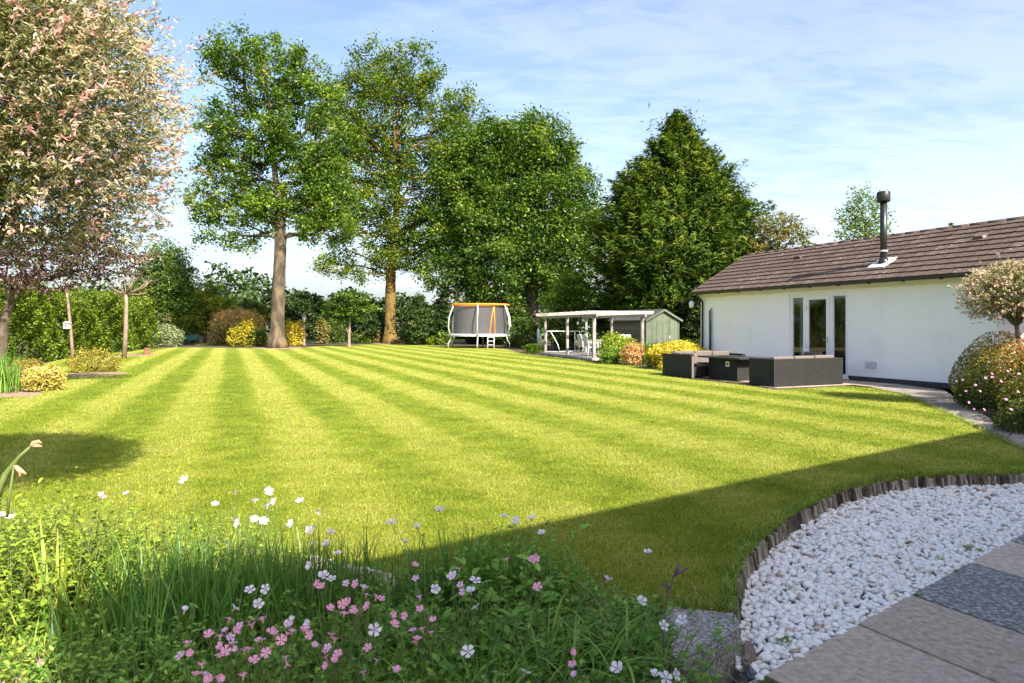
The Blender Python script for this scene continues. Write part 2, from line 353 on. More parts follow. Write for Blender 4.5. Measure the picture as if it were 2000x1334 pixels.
MT['sling'] = surf('grey_sling', [(.42, .40, .38), (.52, .50, .48)], 50, .8)
MT['timber'] = surf('weathered_timber', [(.22, (.15, .13, .12)), (.5, (.29, .262, .25)), (.78, (.40, .37, .35))], 5, .85, .4, 30, vscale=(1, 1, 1), detail=7, jitter=.3)
MT['deck'] = surf('deck_timber', [(.15, .14, .13), (.30, .27, .25)], 6, .85, .3, jitter=.3)
MT['shed_side'] = surf('shed_boards_brown', [(.25, (.06, .07, .042)), (.5, (.105, .108, .075)), (.75, (.16, .14, .10))], 3, .9, .4, 30, vscale=(1, 1, 4), jitter=.5)
MT['shed_front'] = surf('shed_boards_green', [(.25, (.075, .098, .068)), (.75, (.125, .15, .11))], 3, .85, .3, 30, jitter=.4)
MT['felt'] = surf('roof_felt', [(.045, .048, .05), (.08, .082, .085)], 20, .95, .3)
MT['bark'] = surf('bark', [(.25, (.035, .026, .018)), (.5, (.095, .075, .055)), (.75, (.17, .14, .11))], 5, .95, 1.0, 16, dim='POS', detail=8, dist=.6)
MT['bark_lichen'] = surf('bark_with_lichen', [(.30, (.014, .011, .009)), (.42, (.050, .040, .030)), (.53, (.095, .076, .056)), (.61, (.14, .11, .07)), (.66, (.19, .12, .03)), (.75, (.24, .15, .025))], 1.6, .95, 1.0, 7, detail=11, dist=.3, vscale=(1.6, 1.6, .55))
MT['bark_lichen2'] = surf('bark_yellow', [(.28, (.024, .018, .010)), (.42, (.10, .07, .026)), (.56, (.20, .135, .034)), (.68, (.10, .08, .045))], 1.5, .95, 1.0, 7, detail=11, dist=.3, vscale=(1.6, 1.6, .55))
MT['bark_pale'] = surf('pale_bark', [(.25, (.14, .095, .075)), (.75, (.34, .26, .21))], 5, .9, .6, dim='POS')
MT['bark_red'] = surf('reddish_twig', [(.16, .07, .04), (.30, .16, .09)], 5, .8, .2, dim='POS')
MT['stone_pale'] = surf('pale_stone', [(.42, .33, .27), (.58, .48, .41)], 8, .9, .4, dim='POS')
MT['brick'] = surf('old_brick', [(.20, .17, .09), (.34, .28, .18)], 4, .9, .5, dim='POS', jitter=.6)
MT['teal'] = surf('teal_paint', [(.07, .30, .30), (.10, .38, .38)], 5, .5)
MT['tealpost'] = surf('teal_grey_post', [(.035, .07, .08), (.06, .10, .11)], 5, .6)
MT['fence_pale'] = surf('old_pickets', [(.16, .12, .10), (.34, .26, .21)], 6, .9, .3, jitter=.4)
MT['lamp_metal'] = surf('lamp_brown_metal', [(.16, .11, .10), (.26, .19, .17)], 8, .5, .1, spec=.5)
def glassmat(name, col, rough=0.02, spec=1.0):
    m, t, o = newmat(name); p = N(t, 'ShaderNodeBsdfPrincipled'); t.links.new(p.outputs[0], o.inputs[0])
    p.inputs['Base Color'].default_value = (*col, 1); p.inputs['Roughness'].default_value = rough; p.inputs['Transmission Weight'].default_value = .85
    p.inputs['IOR'].default_value = 1.5; return m
def thin_glass(name):
    m, t, o = newmat(name); g = N(t, 'ShaderNodeBsdfGlossy'); g.inputs['Roughness'].default_value = .01
    tr = N(t, 'ShaderNodeBsdfTransparent'); tr.inputs[0].default_value = (.75, .78, .78, 1); fr = N(t, 'ShaderNodeFresnel'); fr.inputs[0].default_value = 1.5
    f = M2(t, 'ADD', M2(t, 'MULTIPLY', fr.outputs[0], 2.2), .05, True); s = N(t, 'ShaderNodeMixShader'); t.links.new(f, s.inputs[0]); t.links.new(tr.outputs[0], s.inputs[1]); t.links.new(g.outputs[0], s.inputs[2])
    t.links.new(s.outputs[0], o.inputs[0]); return m
MT['glass'] = thin_glass('window_glass')
def netmat():
    m, t, o = newmat('safety_net'); d = N(t, 'ShaderNodeBsdfDiffuse'); d.inputs[0].default_value = (.10, .10, .11, 1)
    tr = N(t, 'ShaderNodeBsdfTransparent'); s = N(t, 'ShaderNodeMixShader'); s.inputs[0].default_value = .72
    t.links.new(tr.outputs[0], s.inputs[1]); t.links.new(d.outputs[0], s.inputs[2]); t.links.new(s.outputs[0], o.inputs[0]); return m
MT['net'] = netmat()
MT['curtain'] = surf('curtain', [(.40, .50, .46), (.55, .66, .62)], 6, .9, vscale=(6, 6, .3))
MT['dark_room'] = surf('dark_room', [(.02, .02, .02), (.03, .03, .03)], 3, .9)
def petalmat(name, inner, outer):
    m, t, o = newmat(name); tcn = N(t, 'ShaderNodeTexCoord'); s = N(t, 'ShaderNodeSeparateXYZ'); t.links.new(tcn.outputs['Object'], s.inputs[0])
    f = M2(t, 'MULTIPLY', s.outputs[0], 38.0, True)
    c = rampn(t, f, [(0, inner), (.45, outer), (1, outer)])
    d = N(t, 'ShaderNodeBsdfDiffuse'); tr = N(t, 'ShaderNodeBsdfTranslucent'); sm = N(t, 'ShaderNodeMixShader'); sm.inputs[0].default_value = .3
    t.links.new(c, d.inputs[0]); t.links.new(c, tr.inputs[0]); t.links.new(d.outputs[0], sm.inputs[1]); t.links.new(tr.outputs[0], sm.inputs[2]); t.links.new(sm.outputs[0], o.inputs[0]); return m
MT['petal_white'] = petalmat('white_petal', (.55, .40, .55), (.78, .74, .82))
MT['petal_pink'] = petalmat('pink_petal', (.90, .62, .74), (.84, .36, .58))
MT['petal_mauve'] = petalmat('mauve_petal', (.80, .60, .80), (.72, .45, .70))
MT['petal_mauve2'] = surf('mauve_flower', [(.55, .24, .45), (.66, .36, .55)], 20, .7)
MT['flower_eye'] = surf('flower_eye', [(.5, .42, .2), (.4, .2, .2)], 30, .8)
MT['stem'] = surf('green_stem', [(.10, .15, .04), (.16, .20, .06)], 20, .7)
MT['seedhead'] = surf('dry_seedhead', [(.42, .22, .10), (.60, .38, .22)], 30, .8, .3)
MT['purple_bud'] = surf('purple_bud', [(.10, .05, .10), (.20, .10, .18)], 40, .8)

L = {}
L['ash'] = leafmat('ash_leaf', [(0, (.018, .045, .006)), (.35, (.042, .088, .010)), (.7, (.095, .150, .016)), (1, (.22, .26, .035))], k=1.75)
L['ash2'] = leafmat('ash_leaf_olive', [(0, (.020, .045, .007)), (.35, (.048, .088, .011)), (.7, (.10, .148, .018)), (1, (.21, .24, .035))], k=1.75)
L['oak'] = leafmat('oak_leaf', [(0, (.014, .038, .007)), (.4, (.038, .080, .011)), (.75, (.082, .135, .018)), (1, (.17, .21, .03))], k=1.7)
L['conifer'] = leafmat('conifer_spray', [(0, (.010, .026, .005)), (.4, (.028, .062, .008)), (.8, (.070, .112, .012)), (1, (.15, .18, .022))], .2, .01, k=1.3)
L['hedge'] = leafmat('hedge_leaf', [(0, (.020, .045, .006)), (.4, (.070, .118, .012)), (.75, (.155, .20, .020)), (1, (.30, .29, .04))], k=1.5)
L['dark'] = leafmat('dark_leaf', [(0, (.016, .034, .012)), (.5, (.034, .062, .018)), (1, (.065, .10, .028))], .2)
L['midgreen'] = leafmat('mid_leaf', [(0, (.03, .06, .014)), (.5, (.07, .12, .022)), (1, (.15, .19, .04))])
L['bright'] = leafmat('bright_leaf', [(0, (.06, .12, .015)), (.5, (.13, .21, .025)), (1, (.25, .32, .05))])
L['yellow'] = leafmat('yellow_leaf', [(0, (.16, .18, .02)), (.3, (.40, .36, .03)), (.7, (.66, .52, .05)), (1, (.78, .66, .12))], k=1.0)
L['gold'] = leafmat('golden_variegated', [(0, (.10, .13, .02)), (.35, (.30, .27, .04)), (.7, (.58, .46, .10)), (1, (.74, .64, .26))], k=1.0)
L['silver'] = leafmat('silver_variegated', [(0, (.08, .12, .05)), (.4, (.22, .28, .14)), (1, (.55, .56, .36))], k=1.0)
L['willow'] = leafmat('willow_leaf', [(0, (.055, .085, .020)), (.30, (.13, .16, .05)), (.48, (.27, .29, .10)), (.60, (.58, .56, .34)), (.76, (.80, .70, .54)), (.9, (.84, .60, .54)), (1, (.82, .42, .42))], .42, .02, (1.0, .95, .75), 1.0)
L['purple'] = leafmat('purple_leaf', [(0, (.020, .026, .012)), (.35, (.03, .018, .018)), (.6, (.065, .022, .03)), (1, (.14, .05, .06))], .3, .05, (1.2, .5, .5))
L['redgreen'] = leafmat('reddish_leaf', [(0, (.04, .05, .015)), (.4, (.10, .13, .025)), (.7, (.24, .21, .04)), (.88, (.42, .24, .07)), (1, (.34, .09, .05))])
L['peach'] = leafmat('peach_leaf', [(0, (.12, .12, .04)), (.5, (.42, .24, .11)), (1, (.66, .42, .22))])
L['olivebrown'] = leafmat('olive_brown_leaf', [(0, (.05, .055, .018)), (.5, (.13, .13, .04)), (.8, (.24, .19, .07)), (1, (.40, .26, .11))], k=1.8)
L['autumn'] = leafmat('brown_leaf', [(0, (.07, .08, .02)), (.5, (.16, .155, .04)), (1, (.28, .20, .07))])
L['lime'] = leafmat('lime_leaf', [(0, (.07, .12, .015)), (.5, (.17, .24, .02)), (1, (.33, .36, .05))])
L['herb'] = leafmat('herb_leaf', [(0, (.025, .065, .012)), (.4, (.055, .125, .020)), (.8, (.105, .19, .03)), (1, (.22, .30, .05))], .35, .03, k=2.3)
L['herb_warm'] = leafmat('herb_leaf_yellowgreen', [(0, (.055, .095, .012)), (.4, (.12, .19, .020)), (.8, (.22, .29, .035)), (1, (.34, .35, .07))], .3, .03, k=1.35)
L['strap'] = leafmat('strap_leaf', [(0, (.022, .062, .010)), (.5, (.050, .115, .018)), (1, (.13, .21, .035))], .35, .03, k=2.2)
L['strap_y'] = leafmat('yellowing_strap_leaf', [(0, (.10, .16, .02)), (.5, (.24, .28, .03)), (.8, (.42, .36, .06)), (1, (.5, .36, .12))], .3, .05)

L['straw'] = leafmat('straw', [(0, (.20, .20, .06)), (.5, (.36, .30, .12)), (1, (.50, .38, .20))], .2, .02, k=1.0)
# ---------------------------------------------------------------- house axes
RZ = math.atan2(-.917, .399)              # local x runs along the annexe wall towards the camera, local y into the building
U = Vector((-.399, .917)); Mx = Vector((.917, .399))
WC = Vector((6.66, 24.1))                 # far left corner of the annexe

# ---------------------------------------------------------------- ground, lawn, beds
def struct(name, pts, z0, z1, mat):
    o = MB().poly([(p[0], p[1]) for p in pts], z0, z1).build(name, mat); o['kind'] = 'structure'; return o
gr = MB().add([(-500, -60, -.26), (500, -60, -.26), (500, 900, -.26), (-500, 900, -.26)], [(0, 1, 2, 3)]).build('ground', MT['soil']); gr['kind'] = 'structure'
EDGE = [(1424,1196),(1427,1165),(1432,1135),(1440,1108),(1455,1082),(1475,1060),(1500,1037),(1530,1013),(1560,993),(1600,973),(1640,957),(1680,945),(1725,936),(1770,930),(1820,926),(1880,924),(1950,922),(2020,921),(2110,925)]
EDGE = [G(*p) for p in EDGE]
LEFT = [(-2.9, 3.7), (-4.2, 4.9), (-9, 6.2), (-13.5, 8.5)]
lawn_pts = EDGE + [G(*p) for p in [(2000,882),(1930,846),(1850,808),(1800,786),(1755,768),(1700,757),(1650,753.5),(1600,757),(1512,761),(1440,750),(1310,736),(1300,724),(1240,714),(1175,708),(1060,694.5),(1020,690),(990,682),(870,675),(760,672.5),(640,674),(560,683),(480,680),(345,678),(262,684),(150,695),(60,716)]] \
    + [(-14.5, 20.5), (-13.5, 18), G(92,768)[:2], G(60,775)[:2], (-12.5, 13.5), (-14, 11)] + LEFT[::-1] + [G(420,1040), G(560,1075), G(640,1100), G(780,1128), G(950,1150), G(1100,1168), G(1290,1192)]
lawn_pts = [(p[0], p[1]) for p in lawn_pts]
struct('lawn', lawn_pts, -.16, 0, MT['lawn'])
bed = struct('flower_bed_soil', [(-14, 11), (-9, 6.2), (-4.2, 4.9), (-2.9, 3.7), G(420,1040)[:2], G(640,1100)[:2], G(950,1150)[:2], G(1290,1192)[:2], (.75, 2.6), (.6, 1.0), (-4, .6), (-14, 2)], -.24, -.03, MT['soil'])
struct('side_bed_soil', [(-30, 9), (-14, 11), (-12.5, 13.5), G(60,775)[:2], G(92,768)[:2], (-13.5, 18), (-14.5, 20.5), G(60,716)[:2], (-24, 24)], -.24, -.02, MT['mulch'])
struct('far_border_soil', [(-60, 32), (-22, 34), G(262,684)[:2], G(345,678)[:2], G(480,680)[:2], G(560,683)[:2], G(640,674)[:2], G(760,672.5)[:2], G(870,675)[:2], G(990,682)[:2], G(1020,690)[:2], G(1060,694.5)[:2], (14, 44), (60, 50), (60, 62), (-60, 62)], -.24, -.015, MT['soil'])
struct('field', [(-300, 62), (300, 62), (300, 600), (-300, 600)], -.24, .0, MT['rough'])
# the cut back strip of grass beyond the shrubs on the left
struct('far_grass', [G(380,674)[:2], G(480,672)[:2], G(520,664)[:2], G(395,662)[:2]], -.1, .012, MT['lawn'])
# lawn grass: real blades where the camera is close enough to see them
def grass_blades():
    pts = []; tot = 0
    n = 620000; u = rng.random(n); a_, b_ = 2.9, 36.0; q = -.55; Yy = (a_**q+(b_**q-a_**q)*u)**(1/q); X = rng.uniform(-1, 1, n)*(.78*Yy+.3)
    k = inpoly(X, Yy, lawn_pts); X = X[k]; Yy = Yy[k]; n = len(X)
    pts.append((np.stack([X, Yy, np.zeros(n)], 1), .016+.0005*Yy, .0010+.00085*Yy))
    P = np.concatenate([p[0] for p in pts]); H = np.concatenate([p[1] for p in pts]); W = np.concatenate([p[2] for p in pts]); n = len(P)
    H = H*(.35+.9*rng.random(n)); az = rng.random(n)*2*pi; d = np.stack([np.cos(az), np.sin(az), 0*az], 1); t = np.stack([-np.sin(az), np.cos(az), 0*az], 1)
    lean = (rng.random(n)*.9)[:, None]
    V = np.stack([P-t*W[:, None]/2, P+t*W[:, None]/2, P+d*H[:, None]*lean+np.array([0, 0, 1.])*H[:, None]], 1)
    F = np.arange(n*3).reshape(-1, 3)
    o = obj('lawn_grass', mesh_np('lawn_grass', V.reshape(-1, 3), F, MT['blade'], attr=rng.random(n)))
    tag(o, 'short mown striped grass blades of the lawn', 'grass', kind='stuff'); print('blades', n)
grass_blades()
# shaggy uncut fringe along the log edging and the bed
def fringe():
    P = []
    def along(pts, dens, off, hz=0):
        for a, b in zip(pts[:-1], pts[1:]):
            a = np.array(a[:2]); b = np.array(b[:2]); l = np.linalg.norm(b-a); n = int(l*dens); t = rng.random(n)[:, None]
            nn = np.array([-(b-a)[1], (b-a)[0]])/max(l, 1e-6); P.append(a+(b-a)*t+nn*(rng.normal(off, .03, n))[:, None])
    along(EDGE, 620, .015); along([lawn_pts[-1], EDGE[0]], 500, .03)
    along([G(300,1010), G(420,1040), G(560,1075), G(640,1100), G(780,1128), G(950,1150), G(1100,1168), G(1290,1192)], 260, .05)
    along([G(1755,768), G(1850,808), G(1930,846), G(2000,882), G(2110,925)], 300, .03)
    P = np.concatenate(P); P = np.concatenate([P, np.zeros((len(P), 1))], 1); n = len(P)
    V, F, s = blades(P, .03+.045*rng.random(n), .0045, .3+.9*rng.random(n), 2, droop=.4)
    o = obj('lawn_fringe', mesh_np('lawn_fringe', V, F, L['herb_warm'], attr=np.repeat(rng.random(n), s))); tag(o, 'longer shaggy grass along the log edging and the flower bed', 'grass', kind='stuff')
fringe()

# ---------------------------------------------------------------- gravel bed, log edging, paving
SD = Vector((.795, .607)); SE = Vector((.607, -.795)); SB = Vector((2.333, 3.987))
def SP(s, e): p = SB+SD*s+SE*e; return (p.x, p.y)
ZG = -.12
gp = [(p[0], p[1]) for p in EDGE]+[(8.2, 7.5), SP(4.6, 0), SP(-1.55, 0), (1.05, 3.14), (1.02, 3.45)]
gb = struct('gravel_bed', gp, -.25, -.155, MT['gravel_bed'])
def pebble_mesh(k, mat):
    r = np.random.default_rng(k); V = []; F = []; nu, nv = 7, 4
    V.append((0, 0, 1))
    for j in range(1, nv):
        for i in range(nu):
            th = pi*j/nv; ph = 2*pi*(i+.3*j)/nu; V.append((sin(th)*cos(ph), sin(th)*sin(ph), cos(th)))
    V.append((0, 0, -1)); b = len(V)-1
    for i in range(nu): F.append((0, 1+i, 1+(i+1) % nu)); F.append((b, b-nu+(i+1) % nu, b-nu+i))
    for j in range(nv-2):
        for i in range(nu):
            a, c = 1+j*nu+i, 1+j*nu+(i+1) % nu; F.append((a, a+nu, c+nu)); F.append((a, c+nu, c))
    V = np.array(V)*(1+r.normal(0, .09, (len(V), 1))); V = np.sign(V)*np.abs(V)**.82
    V *= np.array([.0245, .0185, .0125])*(1+r.normal(0, .12, 3)); return V, np.array(F)
PEB = [pebble_mesh(k, None) for k in range(6)]
# poisson-like scatter of pebbles in the bed
def scatter(poly, d, tries):
    xs = [p[0] for p in poly]; ys = [p[1] for p in poly]; X = rng.uniform(min(xs), max(xs), tries); Yy = rng.uniform(min(ys), max(ys), tries)
    k = inpoly(X, Yy, poly) & (np.abs(X) < .80*Yy+.3); X = X[k]; Yy = Yy[k]; grid = {}; out = []
    for x, y in zip(X, Yy):
        g = (int(x//d), int(y//d)); ok = True
        for i in (-1, 0, 1):
            for j in (-1, 0, 1):
                for q in grid.get((g[0]+i, g[1]+j), ()):
                    if (q[0]-x)**2+(q[1]-y)**2 < d*d: ok = False
        if ok: grid.setdefault(g, []).append((x, y)); out.append((x, y))
    return np.array(out)
top = scatter(gp, .031, 60000); low = scatter(gp, .026, 45000)
top = top[np.argsort(top[:, 1])]
pm = [mesh_np('pebble', V, F, MT['pebble'], True) for V, F in PEB]; pmt = [mesh_np('pebble', V, F, MT['pebble_tan'], True) for V, F in PEB[:2]]
near = []
for i, (x, y) in enumerate(top[:300]):
    o = obj('pebble', pm[i % 6] if rng.random() > .06 else pmt[i % 2], gb, (x, y, ZG-.004+rng.normal(0, .005)), (rng.normal(0, .35), rng.normal(0, .35), rng.random()*6.3), (1, 1, 1))
    s = rng.uniform(.8, 1.3); o.scale = (s, s, s)
def pebble_mass(P, zz):
    Vs = []; Fs = []; b = 0
    for k in range(6):
        Q = P[k::6]; n = len(Q); TV, TF = PEB[k]; nr = rng.normal(0, .32, (n, 3)); nr[:, 2] = 1; V, F = template(TV, TF, np.concatenate([Q, zz+rng.normal(0, .006, (n, 1))], 1), rdir(n)*np.array([1, 1, .2]), nr, rng.uniform(.6, 1.5, n))
        Vs.append(V); Fs.append(F+b); b += len(V)
    return np.concatenate(Vs), np.concatenate(Fs)
rest = top[300:]; tanm = rng.random(len(rest)) < .035; V3, F3 = pebble_mass(rest[tanm], ZG-.004); V1, F1 = pebble_mass(rest[~tanm], ZG-.004)
o = obj('tan_pebbles', mesh_np('tan_pebbles', V3, F3, MT['pebble_tan'], True), gb); o['kind'] = 'stuff'; V2, F2 = pebble_mass(low, ZG-.015)
o = obj('pebbles', mesh_np('pebbles', np.concatenate([V1, V2]), np.concatenate([F1, F2+len(V1)]), MT['pebble'], True), gb); o['kind'] = 'stuff'; print('pebbles', len(top), len(low))

edging = thing('log_edging', 'curved edging of short weathered upright logs between lawn and white gravel', 'edging', (EDGE[4][0], EDGE[4][1], 0))
pts = [Vector(p) for p in EDGE]; acc = [0]
for a, b in zip(pts[:-1], pts[1:]): acc.append(acc[-1]+(b-a).length)
logm = []
for k in range(5):
    mb = MB(); r0 = .0185; rr = [r0*(1+random.uniform(-.08, .08)) for _ in range(3)]
    mb.tube([(0, 0, -.17), (random.uniform(-.004, .004), random.uniform(-.004, .004), -.07), (0, 0, .0), (0, 0, .006)], [rr[0], rr[1], rr[2], rr[2]*.75], 9); logm.append(mb.mesh('log', MT['log']))
s = 0.0; i = 0; nl = 0
while s < acc[-1]-.02:
    while acc[i+1] < s: i += 1
    f = (s-acc[i])/(acc[i+1]-acc[i]); p = pts[i].lerp(pts[i+1], f); d = (pts[i+1]-pts[i]).normalized(); outn = Vector((d.y, -d.x, 0))
    q = p+outn*.018
    o = obj('log', logm[nl % 5], edging, (q.x-edging.location.x, q.y-edging.location.y, -.026+random.uniform(-.016, .014)), (d.y*0+random.uniform(-.05, .05), random.uniform(-.10, .04), random.uniform(0, 6)))
    # leaning a little outwards, towards the gravel
    o.rotation_euler = (Vector((outn.x*-.16+random.uniform(-.14, .14), outn.y*-.16+random.uniform(-.14, .14), 1)).to_track_quat('Z', 'Y')).to_euler()
    sc = random.uniform(.72, 1.12); o.scale = (sc, sc, 1); s += .0335*sc+.003; nl += 1
print('logs', nl)

MT['moss'] = surf('mossy_joint', [(.35, (.03, .028, .02)), (.55, (.06, .09, .02)), (.75, (.10, .15, .03))], 9, .95, .5, dim='POS')
patio = struct('patio', [SP(-1.9, .0), SP(5.2, 0), SP(5.2, 6), SP(-2.5, 6)], -.25, -.122, MT['moss'])
slabs = [(-1.52, -.655, 0, .92, 'slab_pink'), (-.637, -.012, 0, .92, 'slab_pink'), (.006, .874, 0, .92, 'slab_grey'), (.892, 1.62, 0, .92, 'slab_pink'), (1.635, 2.5, 0, .92, 'slab_grey'), (2.515, 3.3, 0, .92, 'slab_pink'), (3.315, 4.2, 0, .92, 'slab_pink'), (4.215, 5.1, 0, .92, 'slab_grey')]
slabs[0] = (-1.50, -.655, 0, .92, 'slab_pink'); slabs[1] = (-.64, -.012, 0, .92, 'slab_pink')
for a, b, c, d, mt in slabs+[(a+.3*(j+1), b+.3*(j+1), .935*(j+1), .935*(j+1)+.92, 'slab_pink') for j in range(2) for a, b, c, d, m_ in slabs]:
    sk = .16   # joints are not quite square to the edge
    mb = MB().poly([SP(a-c*sk, c), SP(b-c*sk, c), SP(b-d*sk, d), SP(a-d*sk, d)], -.165, -.112+random.uniform(-.003, .003))
    mb.build('paving_slab', MT[mt], patio, bevel=.005)
# rough concrete block at the corner of the flower bed
def rough_block(name, label, cat, pts, z0, z1, mat, amp=.006, cuts=14):
    import bmesh
    cx = sum(p[0] for p in pts)/len(pts); cy = sum(p[1] for p in pts)/len(pts)
    me = MB().poly([(p[0]-cx, p[1]-cy) for p in pts], z0, z1).mesh(name, mat); bm = bmesh.new(); bm.from_mesh(me)
    bmesh.ops.bevel(bm, geom=bm.edges[:]+bm.verts[:], offset=.012, segments=2, affect='EDGES'); bmesh.ops.triangulate(bm, faces=bm.faces[:])
    bmesh.ops.subdivide_edges(bm, edges=bm.edges[:], cuts=cuts, use_grid_fill=True) if cuts < 8 else bmesh.ops.subdivide_edges(bm, edges=[e for e in bm.edges if e.calc_length() > .03], cuts=7, use_grid_fill=True)
    from mathutils import noise as mn
    for v in bm.verts: v.co += Vector(mn.noise_vector(v.co*18))*amp+Vector(mn.noise_vector(v.co*60))*amp*.5
    bm.to_mesh(me); bm.free()
    o = obj(name, me, None, (cx, cy, 0)); return tag(o, label, cat)
rough_block('concrete_block', 'large rough speckled concrete block at the corner of bed and gravel', 'block', [G(1300,1187)[:2], G(1436,1200)[:2], G(1449,1233)[:2], G(1330,1300)[:2], G(1255,1262)[:2]], -.25, .012, MT['block'])
rough_block('rounded_stone', 'rounded brown stone wedged between concrete block and white pebbles', 'stone', [G(1449,1248,-.08)[:2], G(1470,1246,-.08)[:2], G(1478,1270,-.08)[:2], G(1462,1292,-.08)[:2], G(1448,1282,-.08)[:2]], -.16, -.085, MT['brown_stone'], .006, 4)
rough_block('slate_piece', 'blue grey slate chip lying at the paving corner', 'stone', [G(1455,1300,-.12)[:2], G(1470,1302,-.12)[:2], G(1483,1322,-.12)[:2], G(1462,1326,-.12)[:2]], -.16, -.105, MT['slate'], .003, 4)
rough_block('kerb_stone', 'small grey paving offcut at the bottom edge beside the slate', 'stone', [G(1440,1336,-.11)[:2], G(1475,1318,-.11)[:2], G(1508,1345,-.11)[:2], G(1460,1400,-.11)[:2]], -.19, -.118, MT['block'], .002, 4)
# pale stones showing where the bed meets the lawn
for (x0, x1, yy, lab) in [(600, 655, 1096, 'pale pinkish edging stone at the lawn edge behind dark grass, left one'), (662, 716, 1112, 'pale pinkish edging stone at the lawn edge, middle of the row'), (722, 772, 1124, 'pale pinkish edging stone at the lawn edge, right one')]:
    rough_block('edging_stone', lab, 'stone', [G(x0, yy-9)[:2], G(x1, yy+3)[:2], G(x1, yy+26)[:2], G(x0, yy+14)[:2]], -.12, .022, MT['stone_pale'], .004, 4)['group'] = 'pale stones edging the flower bed'
# path of slabs curving past the bush on the right, and the patio round the seating
pl = [G(1700,756), G(1755,767), G(1800,785), G(1850,807), G(1930,845), G(2000,880), G(2110,925), G(2300,1010), G(2500,1110)]
pr = [G(1770,752), G(1845,762), G(1868,780), G(1905,802), G(1955,828), G(2010,852), G(2110,890), G(2300,960), G(2500,1040)]
path = struct('garden_path', [p[:2] for p in pl]+[p[:2] for p in pr[::-1]], -.2, -.028, MT['soil'])
for a, b, c, d in zip(pl[:-1], pl[1:], pr[:-1], pr[1:]):
    A, B, C_, D_ = [Vector(q[:2]) for q in (a, b, c, d)]; n = max(1, round(((B-A).length+(D_-C_).length)/2/.6))
    for k in range(n):
        t0 = k/n+.012; t1 = (k+1)/n-.012; p0 = A.lerp(B, t0); p1 = A.lerp(B, t1); q0 = C_.lerp(D_, t0); q1 = C_.lerp(D_, t1)
        MB().poly([p0, p1, q1, q0], -.03, .004+random.uniform(-.004, .004)).build('paving_slab', MT['path'], path, bevel=.006)
terr = [WC+U*.4, WC-U*11.5, G(1770,752)[:2], G(1700,756)[:2], G(1650,752.5)[:2], G(1600,756)[:2], G(1512,760)[:2], G(1440,749)[:2], G(1312,735)[:2], WC+U*.4-Mx*1.4]
ter = struct('seating_terrace', terr, -.2, .000, MT['soil'])
TP = [(p[0], p[1]) for p in terr]
for i in range(-1, 19):
    for j in range(1, 9):
        q = [WC-U*(i*.6+a)-Mx*((j-1)*.6+b) for a, b in ((.01, .01), (.59, .01), (.59, .59), (.01, .59))]
        if inpoly(np.array([v.x for v in q]), np.array([v.y for v in q]), TP).all():
            MB().poly(q, -.01, .008+random.uniform(-.002, .002)).build('paving_slab', MT['patio'], ter)

# ---------------------------------------------------------------- white annexe
LH = 9.95; DP = 4.7
house = thing('annexe', 'low white rendered annexe with brown tiled roof and black flue', 'house', (WC.x, WC.y, 0), RZ)
X0, X1 = 4.05, 6.11; FT = 2.42
wall = MB()
wall.box(0, X0, 0, .25, 0, 2.62).box(X1, LH, 0, .25, 0, 2.62).box(X0, X1, 0, .25, FT, 2.62)
wall.box(0, .25, .25, DP, 0, 2.62).box(LH-.25, LH, .25, DP, 0, 2.62).box(.25, LH-.25, DP-.25, DP, 0, 2.62)
ZR = 2.66+.569*2.53
wall.add([(.02, .1, 2.62), (.02, DP-.1, 2.62), (.02, 2.3, ZR-.12), (.22, .1, 2.62), (.22, DP-.1, 2.62), (.22, 2.3, ZR-.12)], [(0, 1, 2), (5, 4, 3), (0, 2, 5, 3), (1, 4, 5, 2)])
wall.add([(LH-.22, .1, 2.62), (LH-.22, DP-.1, 2.62), (LH-.22, 2.3, ZR-.12), (LH-.02, .1, 2.62), (LH-.02, DP-.1, 2.62), (LH-.02, 2.3, ZR-.12)], [(0, 1, 2), (5, 4, 3), (0, 2, 5, 3), (1, 4, 5, 2)])
wall.build('wall', MT['render'], house, bevel=.012)
for a, b in ((-.012, X0-.02), (X1+.02, LH+.012)): MB().box(a, b, -.014, .1, .009, .13).build('plinth', MT['plinth'], house)
box('floor', MT['dark_room'], house, .25, LH-.25, .25, DP-.25, .0, .05)
box('ceiling', MT['render'], house, .25, LH-.25, .25, DP-.25, 2.5, 2.55)
box('soffit', MT['cream'], house, -.1, LH+.7, -.30, .02, 2.56, 2.585)
box('fascia', MT['cream'], house, -.1, LH+.7, -.06, -.002, 2.47, 2.56)
# roof: slope 2.9 m long, ten courses of interlocking tiles
RX0 = -.12; RX1 = LH+2.8; EY = -.30; SL = math.atan(.569); RL = 2.83/cos(SL)/1.0
roof = MB(); 
for sgn in (1, -1):
    pass
ye, yr = EY, EY+2.53; ze, zr = 2.64, 2.64+.569*2.53
roof.add([(RX0, ye, ze), (RX1, ye, ze), (RX1, yr, zr), (RX0, yr, zr), (RX1, 2*yr-ye, ze), (RX0, 2*yr-ye, ze)], [(0, 1, 2, 3), (3, 2, 4, 5)])
roof.add([(RX0, ye, ze-.04), (RX1, ye, ze-.04), (RX1, yr, zr-.04), (RX0, yr, zr-.04), (RX1, 2*yr-ye, ze-.04), (RX0, 2*yr-ye, ze-.04)], [(3, 2, 1, 0), (5, 4, 2, 3)])
rf = roof.build('roof', MT['felt'], house)
rows = 10; slope_len = 2.53/cos(SL); cs = slope_len/rows; tw = .332; ncol = int((RX1-RX0)/tw)
